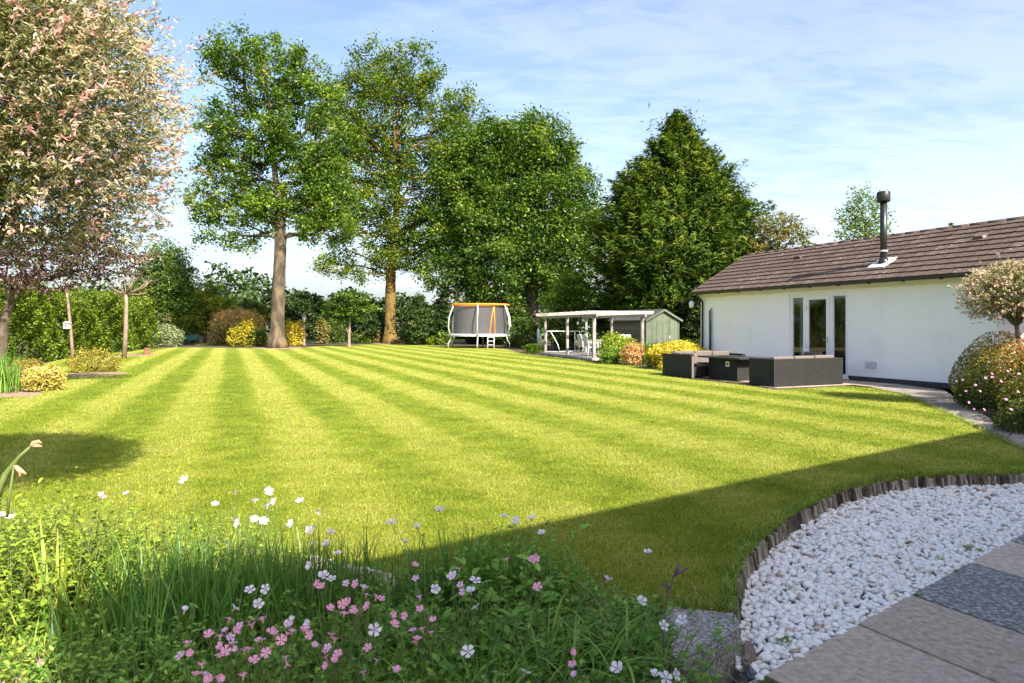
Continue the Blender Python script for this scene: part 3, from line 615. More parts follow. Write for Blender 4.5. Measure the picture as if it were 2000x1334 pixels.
def tile_geo(k):
    # profile across: shallow trough and roll, thickness seen at the butt
    r = random.Random(k); xs = [0, .05, .10, .23, .28, .3318]; h = [.006, .0, .0, .0, .006, .007]; v = []
    for yy, dz in ((-.012, .040), (cs+.02, .006)):
        v += [(x, yy, dz+hh) for x, hh in zip(xs, h)]
    v += [(x, -.012, 0.0) for x in xs]
    f = [(i, i+1, 7+i, 6+i) for i in range(5)]+[(12+i, 13+i, i+1, i) for i in range(5)]
    return v, f
tv, tf = tile_geo(0); tmesh = [MB().add(tv, tf).mesh('roof_tile', MT['tile'])]
mass = MB(); cnt = 0
cells = sorted([(c, r) for c in range(ncol) for r in range(rows)], key=lambda q: -q[0])
tilt = -SL
for c, r in cells:
    x = RX0+c*tw; yy = EY+r*cs*cos(SL); zz = 2.645+r*cs*sin(SL)
    if x > LH+1.2 or cnt >= 298:
        ca, sa = cos(SL), sin(SL); mass.add([(x+a, yy+b*ca-q*sa, zz+b*sa+q*ca) for a, b, q in tv], tf)
    else:
        o = obj('roof_tile', tmesh[0], rf, (x, yy, zz+random.uniform(-.002, .002)), (SL+random.uniform(-.006, .006), random.uniform(-.003, .003), random.uniform(-.004, .004))); cnt += 1
# far slope simple courses
for r in range(rows):
    y0 = 2*yr-ye-r*cs*cos(SL); z0 = ze+r*cs*sin(SL)
    mass.add([(RX0, y0, z0+.03), (RX1, y0, z0+.03), (RX1, y0-cs*cos(SL), z0+cs*sin(SL)+.012), (RX0, y0-cs*cos(SL), z0+cs*sin(SL)+.012)], [(0, 3, 2, 1)])
mo = mass.build('roof_tiles', MT['tile'], rf); mo['kind'] = 'stuff'
rm = MB().tube([(-.01, 0, 0), (.46, 0, 0)], [.10, .105], 10).mesh('ridge_tile', MT['tile'])
k = 0; x = RX0
while x < RX1-.3:
    o = obj('ridge_tile', rm, rf, (x, yr, zr-.03)); o.scale = (1, 1, .8); x += .45
vb = MB()
for r in range(rows):
    yy = EY+r*cs*cos(SL); zz = 2.645+r*cs*sin(SL); vb.bar((RX0-.02, yy-.01, zz+.005), (RX0-.02, yy+cs*cos(SL), zz+.005+cs*sin(SL)), .04, .06)
vb.build('verge', MT['tile'], rf)
g = MB(); sec = [(-.06, .0), (-.055, -.045), (-.03, -.075), (.0, -.08), (.03, -.075), (.055, -.045), (.06, .0)]
for (xa, xb) in ((RX0-.03, LH+1.6),):
    v = [(xa, EY-.05+a, 2.64+b) for a, b in sec]+[(xb, EY-.05+a, 2.64+b) for a, b in sec]; n = len(sec)
    g.add(v, [(i, i+1, n+i+1, n+i) for i in range(n-1)], True); g.add(v[:n], [tuple(range(n))]); g.add(v[n:], [tuple(reversed(range(n)))])
x = RX0+.5
while x < LH+1.4: g.box(x, x+.03, EY-.115, EY+.0, 2.545, 2.575); x += .95
g.build('gutter', MT['gutter'], house)
MB().tube([(.17, -.30, 2.56), (.17, -.27, 2.50), (.17, -.10, 2.38), (.17, -.06, 2.30), (.17, -.06, .01)], .034, 10).build('downpipe', MT['gutter'], house)
# flue
fa, fw = 6.9-.14, 2.53*.337
zb = 2.645+.569*fw; fy = EY+fw
fl = MB().tube([(fa, fy, zb-.05), (fa, fy, 4.8)], .085, 16).build('flue_pipe', MT['black'], house)
MB().tube([(fa, fy, zb+.30), (fa, fy, zb+.345)], .103, 16).build('flue_collar', MT['lead'], fl)
MB().tube([(fa, fy, zb-.05), (fa, fy, zb+.06), (fa, fy, zb+.15)], [.15, .13, .09], 16).build('flue_base', MT['black'], fl)
MB().tube([(fa, fy, 4.76), (fa, fy, 4.79), (fa, fy, 5.0), (fa, fy, 5.03)], [.15, .165, .165, .15], 18).build('cowl', MT['black'], fl)
ca, sa = cos(SL), sin(SL)
def on_roof(x, w, up): return (x, EY+w*ca-up*sa, 2.645+w*sa+up*ca)
fm = MB(); pts_ = [(fa-.27, .68), (fa+.22, .66), (fa+.30, .95), (fa+.26, 1.22), (fa-.20, 1.22), (fa-.30, .95)]
fm.add([on_roof(x, w, .05) for x, w in pts_]+[on_roof(x, w, .03) for x, w in pts_], [tuple(range(6))]+[(i, 6+i, 6+(i+1) % 6, (i+1) % 6) for i in range(6)])
fm.build('flashing', MT['lead'], rf)
for (x, w) in ((3.05, 2.05), (8.75, 1.95)):
    mb = MB(); a = on_roof(x-.13, w-.12, .055); mb.add([on_roof(x-.14, w-.13, .03), on_roof(x+.14, w-.13, .03), on_roof(x+.14, w+.13, .03), on_roof(x-.14, w+.13, .03), on_roof(x-.09, w-.10, .10), on_roof(x+.09, w-.10, .10), on_roof(x+.09, w+.10, .06), on_roof(x-.09, w+.10, .06)], [(4, 5, 6, 7), (0, 1, 5, 4), (1, 2, 6, 5), (2, 3, 7, 6), (3, 0, 4, 7)])
    mb.build('roof_vent', MT['tile'], rf)
# doorway: side light, door, side light
df = MB(); f0, f1 = X0+.003, X1-.003; fz0, fz1 = .05, FT-.003; yo, yi = .03, .10
for a, b in ((f0, f0+.07), (X0+.52, X0+.60), (X0+1.44, X0+1.53), (f1-.07, f1)): df.box(a, b, yo, yi, fz0, fz1)
for a, b in ((f0+.07, X0+.52), (X0+.60, X0+1.44), (X0+1.53, f1-.07)): df.box(a, b, yo, yi, fz1-.08, fz1).box(a, b, yo, yi, fz0, fz0+.06)
dfo = df.build('door_frame', MT['upvc'], house)
box('sill', MT['upvc'], dfo, f0-.05, f1+.05, -.06, .03, .02, .06)
box('surround', MT['render'], dfo, f0-.14, f1+.28, -.016, -.002, FT+.01, FT+.05)
for nm, a, b, z0_, z1_ in (('window', f0+.07, X0+.52, fz0+.06, fz1-.08), ('window', X0+1.53, f1-.07, fz0+.06, fz1-.08)):
    w = MB().box(a+.001, a+.035, .045, .085, z0_+.001, z1_-.001).box(b-.035, b-.001, .045, .085, z0_+.001, z1_-.001).box(a+.035, b-.035, .045, .085, z1_-.036, z1_-.001).box(a+.035, b-.035, .045, .085, z0_+.001, z0_+.04).build(nm, MT['upvc'], house)
    MB().add([(a+.035, .065, z0_+.04), (b-.035, .065, z0_+.04), (b-.035, .065, z1_-.036), (a+.035, .065, z1_-.036)], [(0, 1, 2, 3)]).build('pane', MT['glass'], w)
a, b, z0_, z1_ = X0+.603, X0+1.437, fz0+.062, fz1-.082
dr = MB().box(a, a+.11, .02, .075, z0_, z1_).box(b-.11, b, .02, .075, z0_, z1_).box(a+.11, b-.11, .02, .075, z1_-.11, z1_).box(a+.11, b-.11, .02, .075, z0_, z0_+.16).build('door', MT['upvc'], house)
MB().add([(a+.11, .05, z0_+.16), (b-.11, .05, z0_+.16), (b-.11, .05, z1_-.11), (a+.11, .05, z1_-.11)], [(0, 1, 2, 3)]).build('pane', MT['glass'], dr)
MB().tube([(b-.055, .02, 1.08), (b-.055, -.045, 1.08), (b-.17, -.045, 1.08)], .011, 8).box(b-.075, b-.035, .008, .0195, .98, 1.18).build('handle', MT['metal'], dr)
MB().tube([(a+.03, .02, 2.05), (a+.03, .02, 1.93)], .012, 6).tube([(a+.03, .02, .95), (a+.03, .02, .83)], .012, 6).build('hinge', MT['metal'], dr)
# curtain folds behind the left side light
cv = []; n = 40
for i in range(n+1):
    xx = X0+.10+.36*i/n; yy = .32+.03*sin(i*1.35); cv += [(xx, yy, .12), (xx, yy, 2.3)]
MB().add(cv, [(2*i, 2*i+2, 2*i+3, 2*i+1) for i in range(n)], True).build('curtain', MT['curtain'], house)
v_ = MB().box(6.72, 6.98, -.055, -.001, .40, .52).box(6.70, 7.0, -.062, -.055, .385, .535).build('wall_vent', MT['lead'], house)
lm = thing('outside_light', 'small floodlight on a bracket at the far eaves corner of annexe', 'light', (WC.x, WC.y, 0), RZ)
MB().bar((.0, -.05, 2.33), (-.16, -.22, 2.33), .03, .03).build('bracket', MT['gutter'], lm)
MB().tube([(-.18, -.24, 2.36), (-.18, -.25, 2.30), (-.18, -.26, 2.14), (-.18, -.26, 2.11)], [.05, .09, .075, .03], 10).build('lamp_shade', MT['white_plastic'], lm)
pole = thing('folded_pole', 'dark green folded pole with looped cord standing against the white wall', 'pole', (WC.x, WC.y, 0), RZ)
MB().tube([(.58, -.08, .01), (.56, -.06, 2.02)], .030, 8).build('post', MT['tealpost'], pole); MB().tube([(.64, -.09, .6), (.62, -.07, 1.55)], .022, 8).build('arm', MT['tealpost'], pole)
MB().tube([(.59, -.07, 1.35), (.555, -.05, 1.7), (.56, -.045, 2.0), (.60, -.045, 2.1), (.645, -.045, 2.05), (.655, -.05, 1.8), (.63, -.07, 1.4)], .010, 6).build('cord', MT['tealpost'], pole)
# sunlit wing of the annexe, beyond the near corner
MB().box(LH+.005, LH+4.8, 1.6, 1.85, 0, 2.5).build('wing_wall', MT['render'], house)

# ---------------------------------------------------------------- the main house behind the camera; its eaves cast the shadow on the lawn
C0 = Vector((1.17, -1.86)); HD = Vector((.815, .579)); HB = Vector((.579, -.815)); HRZ = math.atan2(HD.y, HD.x)
mh = thing('main_house', 'two storey main house behind the viewpoint', 'house', (C0.x, C0.y, 0), HRZ)
MB().box(.25, 21.7, -8.3, -.4, -.2, 4.95).add([(.25, -8.3, 4.95), (.25, -.4, 4.95), (.25, -4.35, 7.1)], [(0, 1, 2)]).add([(21.7, -8.3, 4.95), (21.7, -.4, 4.95), (21.7, -4.35, 7.1)], [(2, 1, 0)]).build('wall', MT['render_main'], mh)
MB().add([(0, 0, 5), (22, 0, 5), (22, -4.35, 7.4), (0, -4.35, 7.4), (22, -8.7, 5), (0, -8.7, 5), (0, 0, 4.9), (22, 0, 4.9), (22, -8.7, 4.9), (0, -8.7, 4.9)],
         [(0, 1, 2, 3), (3, 2, 4, 5), (0, 6, 7, 1), (5, 4, 8, 9), (0, 3, 5), (1, 4, 2), (9, 8, 7, 6), (0, 5, 9, 6), (1, 7, 8, 4)]).build('roof', MT['tile'], mh)
for x, z, w, h in ((2, .9, 1.6, 1.2), (6, 0.0, 2.4, 2.1), (11, .9, 1.6, 1.2), (2, 3.3, 1.4, 1.1), (6.5, 3.3, 1.4, 1.1), (11, 3.3, 1.4, 1.1)):
    w_ = MB().box(x, x+w, -.398, -.36, z, z+h).build('window', MT['upvc'], mh)
    MB().box(x+.08, x+w-.08, -.36, -.355, z+.08, z+h-.08).build('pane', MT['dark_room'], w_)

# ---------------------------------------------------------------- rattan seating
def place(px, py): p = G(px, py); return (p[0], p[1], .012)
def cushion(parent, x0, x1, y0, y1, z0, z1, tilt=0, mat='cushion'):
    o = box('cushion', MT[mat], parent, -(x1-x0)/2, (x1-x0)/2, -(y1-y0)/2, (y1-y0)/2, -(z1-z0)/2, (z1-z0)/2, bevel=.035)
    o.location = ((x0+x1)/2, (y0+y1)/2, (z0+z1)/2); o.rotation_euler = (tilt, 0, 0); o.modifiers[0].segments = 3; return o
# local frame: x = along Mx (to the right), y = along U (away)
SRZ = math.atan2(Mx.y, Mx.x)
sf = thing('rattan_sofa', 'dark rattan sofa nearest the lawn, its back to the camera', 'sofa', place(1512, 757), SRZ)
box('backrest', MT['rattan'], sf, 0, 2.27, 0, .11, 0, .66, bevel=.012)
box('armrest', MT['rattan'], sf, 0, .12, .112, .84, 0, .66, bevel=.012); box('armrest', MT['rattan'], sf, 2.15, 2.27, .112, .84, 0, .66, bevel=.012)
box('seat', MT['rattan'], sf, .122, 2.148, .112, .80, .05, .30, bevel=.01)
for i in range(3):
    cushion(sf, .14+i*.67, .79+i*.67, .27, .82, .30, .42); cushion(sf, .14+i*.67, .79+i*.67, .13, .27, .38, .71+.008*i, -.12)
ls = thing('corner_sofa', 'dark rattan corner sofa with taupe cushions beyond the fire table', 'sofa', place(1350, 739), SRZ)
box('backrest', MT['rattan'], ls, 0, .10, 0, 1.35, 0, .64, bevel=.01)
box('end_panel', MT['cushion'], ls, .0, .07, -.03, -.002, 0, .60)
box('backrest', MT['rattan'], ls, .102, 2.45, 1.25, 1.35, 0, .62, bevel=.01)
box('armrest', MT['rattan'], ls, 2.34, 2.45, .55, 1.248, 0, .62, bevel=.01)
box('seat', MT['rattan'], ls, .102, .72, .02, 1.245, .03, .30, bevel=.01); box('seat', MT['rattan'], ls, .722, 2.338, .6, 1.245, .03, .30, bevel=.01)
cushion(ls, .24, .74, .03, .62, .30, .42); cushion(ls, .24, .74, .63, 1.22, .30, .42)
cushion(ls, .11, .24, .03, .62, .38, .68); cushion(ls, .11, .24, .63, 1.08, .38, .68)
cushion(ls, .76, 1.53, .60, 1.10, .30, .42); cushion(ls, 1.55, 2.32, .60, 1.10, .30, .42)
cushion(ls, .28, .98, 1.10, 1.23, .38, .71, .1); cushion(ls, 1.0, 1.65, 1.10, 1.23, .38, .71, .1); cushion(ls, 1.67, 2.32, 1.10, 1.23, .38, .69, .1)
fp = thing('fire_table', 'dark rectangular fire pit table between the two sofas', 'table', place(1440, 745), SRZ)
box('base', MT['rattan'], fp, 0, .72, 0, 1.15, .0, .57, bevel=.01)
box('tabletop', MT['rattan_top'], fp, -.16, .88, -.28, 1.43, .575, .62, bevel=.008)
box('burner_lid', MT['black'], fp, .12, .60, .3, .85, .622, .635)
box('control_panel', MT['cream'], fp, -.012, -.001, .30, .44, .36, .50); MB().tube([(-.012, .37, .43), (-.03, .37, .43)], .03, 10).build('knob', MT['black'], fp)
sp = thing('side_armchair', 'dark rattan armchair with taupe cushion between near sofa and glass door', 'armchair', (8.0, 18.55, .012), SRZ)
box('backrest', MT['rattan'], sp, .75, .85, 0, .8, 0, .64, bevel=.01); box('armrest', MT['rattan'], sp, 0, .748, 0, .1, 0, .6, bevel=.01); box('armrest', MT['rattan'], sp, 0, .748, .7, .8, 0, .6, bevel=.01)
box('seat', MT['rattan'], sp, .02, .748, .102, .698, .03, .3, bevel=.01); cushion(sp, .03, .72, .11, .69, .3, .42); cushion(sp, .6, .74, .11, .69, .4, .73)

# ---------------------------------------------------------------- pergola, deck, table, chairs, goal, shed
A = Vector(G(1065, 692.5)[:2]); Cc = Vector(G(1160, 704)[:2]); sdv = (A-Cc); LN = sdv.length; sdn = sdv.normalized(); pn = Vector((sdn.y, -sdn.x))
prz = math.atan2(pn.y, pn.x)   # local x to the right, local y away along the long side
pg = thing('pergola', 'weathered pale timber pergola over a low deck', 'pergola', (Cc.x, Cc.y, 0), prz)
WD = 2.28; ZT = 2.02
for (x, y, w) in ((0, 0, .13), (0, LN*.5, .11), (0, LN, .11), (WD, 0, .13), (WD, LN*.5, .11), (WD, LN, .11)):
    box('post', MT['timber'], pg, x-w/2, x+w/2, y-w/2, y+w/2, .0, ZT-.15, bevel=.008)
box('beam', MT['timber'], pg, -.04, .04, -.35, LN+.45, ZT-.148, ZT, bevel=.006); box('beam', MT['timber'], pg, WD-.04, WD+.04, -.35, LN+.45, ZT-.148, ZT, bevel=.006)
box('beam', MT['timber'], pg, -.3, WD+.35, -.02+.0, .03, ZT+.002-.15-.002, ZT-.155+.01) if False else None
nr_ = 11
for i in range(nr_):
    y = -.25+i*(LN+.6)/(nr_-1)
    MB().add([(-.42, y-.025, ZT+.04), (-.42, y+.025, ZT+.04), (-.36, y-.025, ZT-.03), (-.36, y+.025, ZT-.03)]+[(WD+.42, y-.025, ZT+.04), (WD+.42, y+.025, ZT+.04), (WD+.36, y-.025, ZT-.03), (WD+.36, y+.025, ZT-.03)]+[(-.42, y-.025, ZT+.11), (-.42, y+.025, ZT+.11), (WD+.42, y-.025, ZT+.11), (WD+.42, y+.025, ZT+.11)],
             [(8, 10, 11, 9), (0, 2, 6, 4), (0, 4, 10, 8), (1, 5, 7, 3), (1, 9, 11, 5), (2, 3, 7, 6), (0, 8, 9, 1), (4, 5, 11, 10), (0, 1, 3, 2), (4, 6, 7, 5)]).build('rafter', MT['timber'], pg)
dk = thing('deck', 'low grey timber deck under the pergola', 'deck', (Cc.x, Cc.y, 0), prz)
y = -.1
while y < LN+.15:
    MB().box(-.12, WD+.15, y, y+.138, .07, .10).build('deck_board', MT['deck'], dk); y += .145
box('edge_board', MT['timber'], dk, -.16, -.122, -.12, LN+.2, .0, .105); box('edge_board', MT['timber'], dk, -.16, WD+.15, -.145, -.105, .0, .104)
def chair(label, x, y, rz, z=.10):
    lx = Cc+pn*x+sdn*y
    t = thing('garden_chair', label, 'chair', (lx.x, lx.y, z), prz+rz, 'white garden chairs on the deck')
    for sx_ in (-.24, .24):
        MB().tube([(sx_, -.24, 0), (sx_, -.22, .44), (sx_, -.20, .62)], .017, 8).build('leg', MT['white_plastic'], t)
        MB().tube([(sx_, .28, 0), (sx_, .22, .42), (sx_, .26, .7), (sx_, .33, .98)], .017, 8).build('leg', MT['white_plastic'], t)
        MB().tube([(sx_, -.24, .63), (sx_, .24, .64)], .022, 8).build('armrest', MT['white_plastic'], t)
    MB().box(-.22, .22, -.22, .22, .41, .435).build('seat', MT['sling'], t)
    MB().add([(-.22, .23, .45), (.22, .23, .45), (.22, .325, .96), (-.22, .325, .96), (-.22, .245, .45), (.22, .245, .45), (.22, .34, .96), (-.22, .34, .96)], [(0, 1, 2, 3), (7, 6, 5, 4), (0, 3, 7, 4), (1, 5, 6, 2)]).build('backrest', MT['sling'], t)
    MB().tube([(-.24, .33, .98), (.24, .33, .98)], .017, 8).build('top_rail', MT['white_plastic'], t)
    return t
chair('white garden chair at the left of the table, nearer one', .45, 1.35, R(90))
chair('white garden chair at the left of the table, farther one', .50, 2.15, R(90))
chair('pale garden chair at the near end of the table, nearest the shrubs', 1.55, .55, R(180+10))
chair('white garden chair on the far side of the table, partly hidden', 1.75, 1.9, R(-90))
tl = Cc+pn*1.12+sdn*1.7
tb = thing('garden_table', 'white garden table on the deck under the pergola', 'table', (tl.x, tl.y, .10), prz)
box('tabletop', MT['white_plastic'], tb, -.4, .4, -.65, .65, .70, .735, bevel=.01)
for a in (-.34, .34):
    for b in (-.58, .58): box('leg', MT['white_plastic'], tb, a-.03, a+.03, b-.03, b+.03, 0, .698)
# small goal frame
g0 = Vector(G(1067, 687)); gl = thing('football_goal', 'small white football goal frame behind the pergola', 'goal', g0)
f1_ = Vector((1.75, 1.1, 0)); dv = Vector((.78, -.05, 0)); hh = 1.18; dv2 = Vector((.30, -.02, 0))
for nm, b0 in (('goal_post', Vector((0, 0, 0))), ('goal_post', f1_)):
    MB().tube([b0, b0+Vector((0, 0, hh))], .028, 8).build(nm, MT['white_plastic'], gl)
    MB().tube([b0+Vector((0, 0, hh)), b0+dv2*.8+Vector((0, 0, hh)), b0+dv*.85+Vector((0, 0, .42)), b0+dv+Vector((0, 0, .0)), b0+Vector((0, 0, .02))], .024, 8).build('side_frame', MT['white_plastic'], gl)
MB().tube([Vector((0, 0, hh)), f1_+Vector((0, 0, hh))], .03, 8).build('crossbar', MT['white_plastic'], gl)
MB().tube([dv+Vector((0, 0, .02)), f1_+dv+Vector((0, 0, .02))], .02, 8).build('ground_bar', MT['white_plastic'], gl)
# shed
K = Vector((6.29, 32.0)); sh = thing('garden_shed', 'green timber garden shed with dark felt roof beside the pergola', 'shed', (K.x, K.y, 0), RZ)
# local x towards camera is 0 at the near gable, negative going away; local y to the right
SLN = 3.17; SWD = 1.9; EZ = 1.80; AZ = 2.24
z = .08
while z < EZ-.02:
    MB().box(-SLN, -.02, -.001, .02, z, z+.118).build('board', MT['shed_side'], sh); z += .123
MB().box(-SLN+.01, -.03, .02, SWD-.02, .05, EZ-.01).build('body', MT['dark_room'], sh)
y = 0
while y < SWD-.01:
    zt = EZ+(AZ-EZ)*(1-abs(y+.06-SWD/2)/(SWD/2))
    if not (.55 < y < 1.35): MB().box(-.019, .003, y, y+.122, .05, zt).build('board', MT['shed_front'], sh)
    else: MB().box(-.019, .003, y, y+.122, 1.72, zt).build('board', MT['shed_front'], sh)
    y += .1267
dd = MB().box(.0, .012, .585, 1.38, .1, 1.715).build('door', MT['shed_front'], sh)
for q in range(6): MB().box(.013, .026, .59+q*.131, .59+q*.131+.125, .1, 1.71).build('door_board', MT['shed_front'], dd)
MB().box(.027, .04, 1.28, 1.33, .9, 1.02).build('latch', MT['metal'], dd)
MB().add([(.12, -.1, EZ-.04), (-SLN-.1, -.1, EZ-.04), (-SLN-.1, SWD/2, AZ+.05), (.12, SWD/2, AZ+.05), (.12, SWD+.1, EZ-.04), (-SLN-.1, SWD+.1, EZ-.04), (.12, -.1, EZ-.08), (-SLN-.1, -.1, EZ-.08), (-SLN-.1, SWD/2, AZ+.0), (.12, SWD/2, AZ+.0), (.12, SWD+.1, EZ-.08), (-SLN-.1, SWD+.1, EZ-.08)],
         [(0, 3, 2, 1), (3, 4, 5, 2), (7, 8, 9, 6), (8, 11, 10, 9), (0, 1, 7, 6), (4, 10, 11, 5), (0, 6, 9, 3), (3, 9, 10, 4)]).build('roof', MT['felt'], sh)
for sg in (0, 1):
    a = (.125, -.1 if sg == 0 else SWD+.1, EZ-.08); b = (.125, SWD/2, AZ+.0); MB().bar(a, b, .02, .09).build('bargeboard', MT['shed_front'], sh)

# ---------------------------------------------------------------- trampoline
tc_ = G(938, 676.5); tr_ = thing('trampoline', 'round trampoline with grey net and orange trimmed top on the far lawn', 'trampoline', (tc_[0], 47.5, 0))
TR = 2.22; ZM = .92; ZN = 2.98; TRX = .98*TR
Yt = 47.5; tr_.location = ((938-1000)/FPX*Yt, Yt, 0)
ring = lambda r, z, n=48, a0=0: [(r*cos(a0+2*pi*i/n), r*sin(a0+2*pi*i/n), z) for i in range(n+1)]
MB().tube(ring(TR, ZM-.03), .045, 8, False).build('rim', MT['metal'], tr_)
v = []; n = 48
for i in range(n):
    a = 2*pi*i/n; v += [(TR*1.01*cos(a), TR*1.01*sin(a), ZM+.0), (TR*.86*cos(a), TR*.86*sin(a), ZM+.04), (TR*1.01*cos(a), TR*1.01*sin(a), ZM-.11)]
MB().add(v, [(3*i, 3*((i+1) % n), 3*((i+1) % n)+1, 3*i+1) for i in range(n)]+[(3*i+2, 3*((i+1) % n)+2, 3*((i+1) % n), 3*i) for i in range(n)], True).build('safety_pad', MT['white_plastic'], tr_)
MB().add([(TR*.87*cos(2*pi*i/32), TR*.87*sin(2*pi*i/32), ZM) for i in range(32)], [tuple(range(32))]).build('mat', MT['black'], tr_)
v = []; RN = TR*.84
for i in range(n+1):
    a = 2*pi*i/n; v += [(RN*cos(a), RN*sin(a), ZM+.03), (RN*cos(a)*.99, RN*sin(a)*.99, ZN-.07)]
MB().add(v, [(2*i, 2*i+2, 2*i+3, 2*i+1) for i in range(n)], True).build('net', MT['net'], tr_)
MB().tube(ring(TR*.90, ZN-.03), .065, 8, False).build('top_ring', MT['orange'], tr_)
angs = [R(-84+60*i-8) for i in range(6)]
for a in angs:
    c, s_ = cos(a), sin(a)
    MB().tube([(c*TR*1.02, s_*TR*1.02, ZM-.1), (c*TR*1.08, s_*TR*1.08, ZM+.5), (c*TR*1.05, s_*TR*1.05, ZM+1.2), (c*TR*.96, s_*TR*.96, ZN-.35), (c*TR*.90, s_*TR*.90, ZN)], .05, 8).build('net_pole', MT['metal'], tr_)
    MB().tube([(c*TR*.99, s_*TR*.99, ZM-.06), (c*TR*1.0, s_*TR*1.0, ZM-.35), (c*TR*1.09, s_*TR*1.09, .3), (c*TR*1.08, s_*TR*1.08, .0)], .045, 8).build('leg', MT['metal'], tr_)
for x in (.60, 1.02): MB().tube([(x, -TR-.02, ZM-.08), (x, -TR-.25, 0)], .04, 6).build('ladder_rail', MT['metal'], tr_)
for z in (.25, .5, .75): MB().bar((.60, -TR-.02-.23*(1-z/.9), z), (1.02, -TR-.02-.23*(1-z/.9), z), .06, .05).build('rung', MT['metal'], tr_)
for (xa, xb) in ((.92, .70), (1.0, 1.05)):
    aa = lambda x, k=1.0: -math.sqrt(max(0, (RN+.02)**2-x*x))
    MB().tube([(1.0, aa(1.0), ZN-.1), ((1.0+xb)/2, aa((1.0+xb)/2), ZM+1.2), (xb, aa(xb), ZM+.05)], .04, 6).build('net_zip', MT['orange'], tr_)

# ---------------------------------------------------------------- foliage builders
def lumpf(k=10, f=2.2, r=None):
    W = rng.normal(size=(k, 3))*f; ph = rng.random(k)*2*pi; am = rng.random(k)
    return lambda d: (np.cos(d@W.T+ph)*am).sum(1)/am.sum()*2
def tonef(n, P=None, c=None, base=.45, sp=.22): return np.clip(rng.normal(base, sp, n), 0, 1)
def bush(name, label, cat, loc, rx, ry, h, mat, n=2500, leaf=.07, aspect=.55, lump=.30, toptone=0.0, base=.45, group=None, flat=.55, stem=True, shell=.4, skirt=.0):
    t = thing(name, label, cat, loc, 0, group); d = rdir(n); d[:, 2] = np.abs(d[:, 2])-skirt*rng.random(n)
    cl = rdir(max(12, n//45)); cl[:, 2] = np.abs(cl[:, 2]); ci = rng.integers(0, len(cl), n); d = unit(np.where((rng.random(n) < .6)[:, None], cl[ci]+rng.normal(0, .13, (n, 3)), d)); d[:, 2] = np.abs(d[:, 2])
    lf = lumpf(14, 3.5); r = (1+lump*lf(d)+(rng.normal(0, .09, len(cl)))[ci])*(1-shell*rng.random(n)**2.0); r[rng.random(n) < .03] *= 1.13
    P = d*r[:, None]*np.array([rx, ry, h*flat])+np.array([0, 0, h*(1-flat)]); low = rng.random(n) < .32
    P[low, 2] = rng.random(low.sum())*h*(1-flat)+.02; sc = .80+.15*(P[low, 2]/max(h*(1-flat), .01)); P[low, :2] = unit(d[low, :2])*np.array([rx, ry])*(r[low]*sc)[:, None]
    P[:, 2] = np.maximum(P[:, 2], .02)
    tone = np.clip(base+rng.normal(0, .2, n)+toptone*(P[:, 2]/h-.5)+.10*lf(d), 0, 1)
    V, F = leaves(P, leaf, aspect, .4, outward=d*.6); ls_ = Leafset().add(V, F, tone)
    o = obj('foliage', mesh_np('foliage', V, F, mat, attr=np.repeat(tone, 2)), t)
    if stem:
        mb = MB()
        for k in range(6):
            a = k*1.05+.3; mb.tube([(cos(a)*.05*rx, sin(a)*.05*ry, 0), (cos(a)*.3*rx, sin(a)*.3*ry, h*.4), (cos(a)*.6*rx, sin(a)*.6*ry, h*.75)], [.02*h+.006, .014*h+.004, .004], 5)
        mb.build('stem', MT['bark'], t)['kind'] = 'stuff'
    return t
def gbush(name, label, cat, px, py, wpx, hpx, mat, Yf=None, **kw):
    p = G(px, py) if Yf is None else ((px-1000)/FPX*Yf, Yf, 0); Y = p[1]; w = wpx/2/FPX*Y; h = hpx/FPX*Y*1.0
    return bush(name, label, cat, (p[0], p[1]+w*.5, 0), w, w*.8, h, mat, **kw)
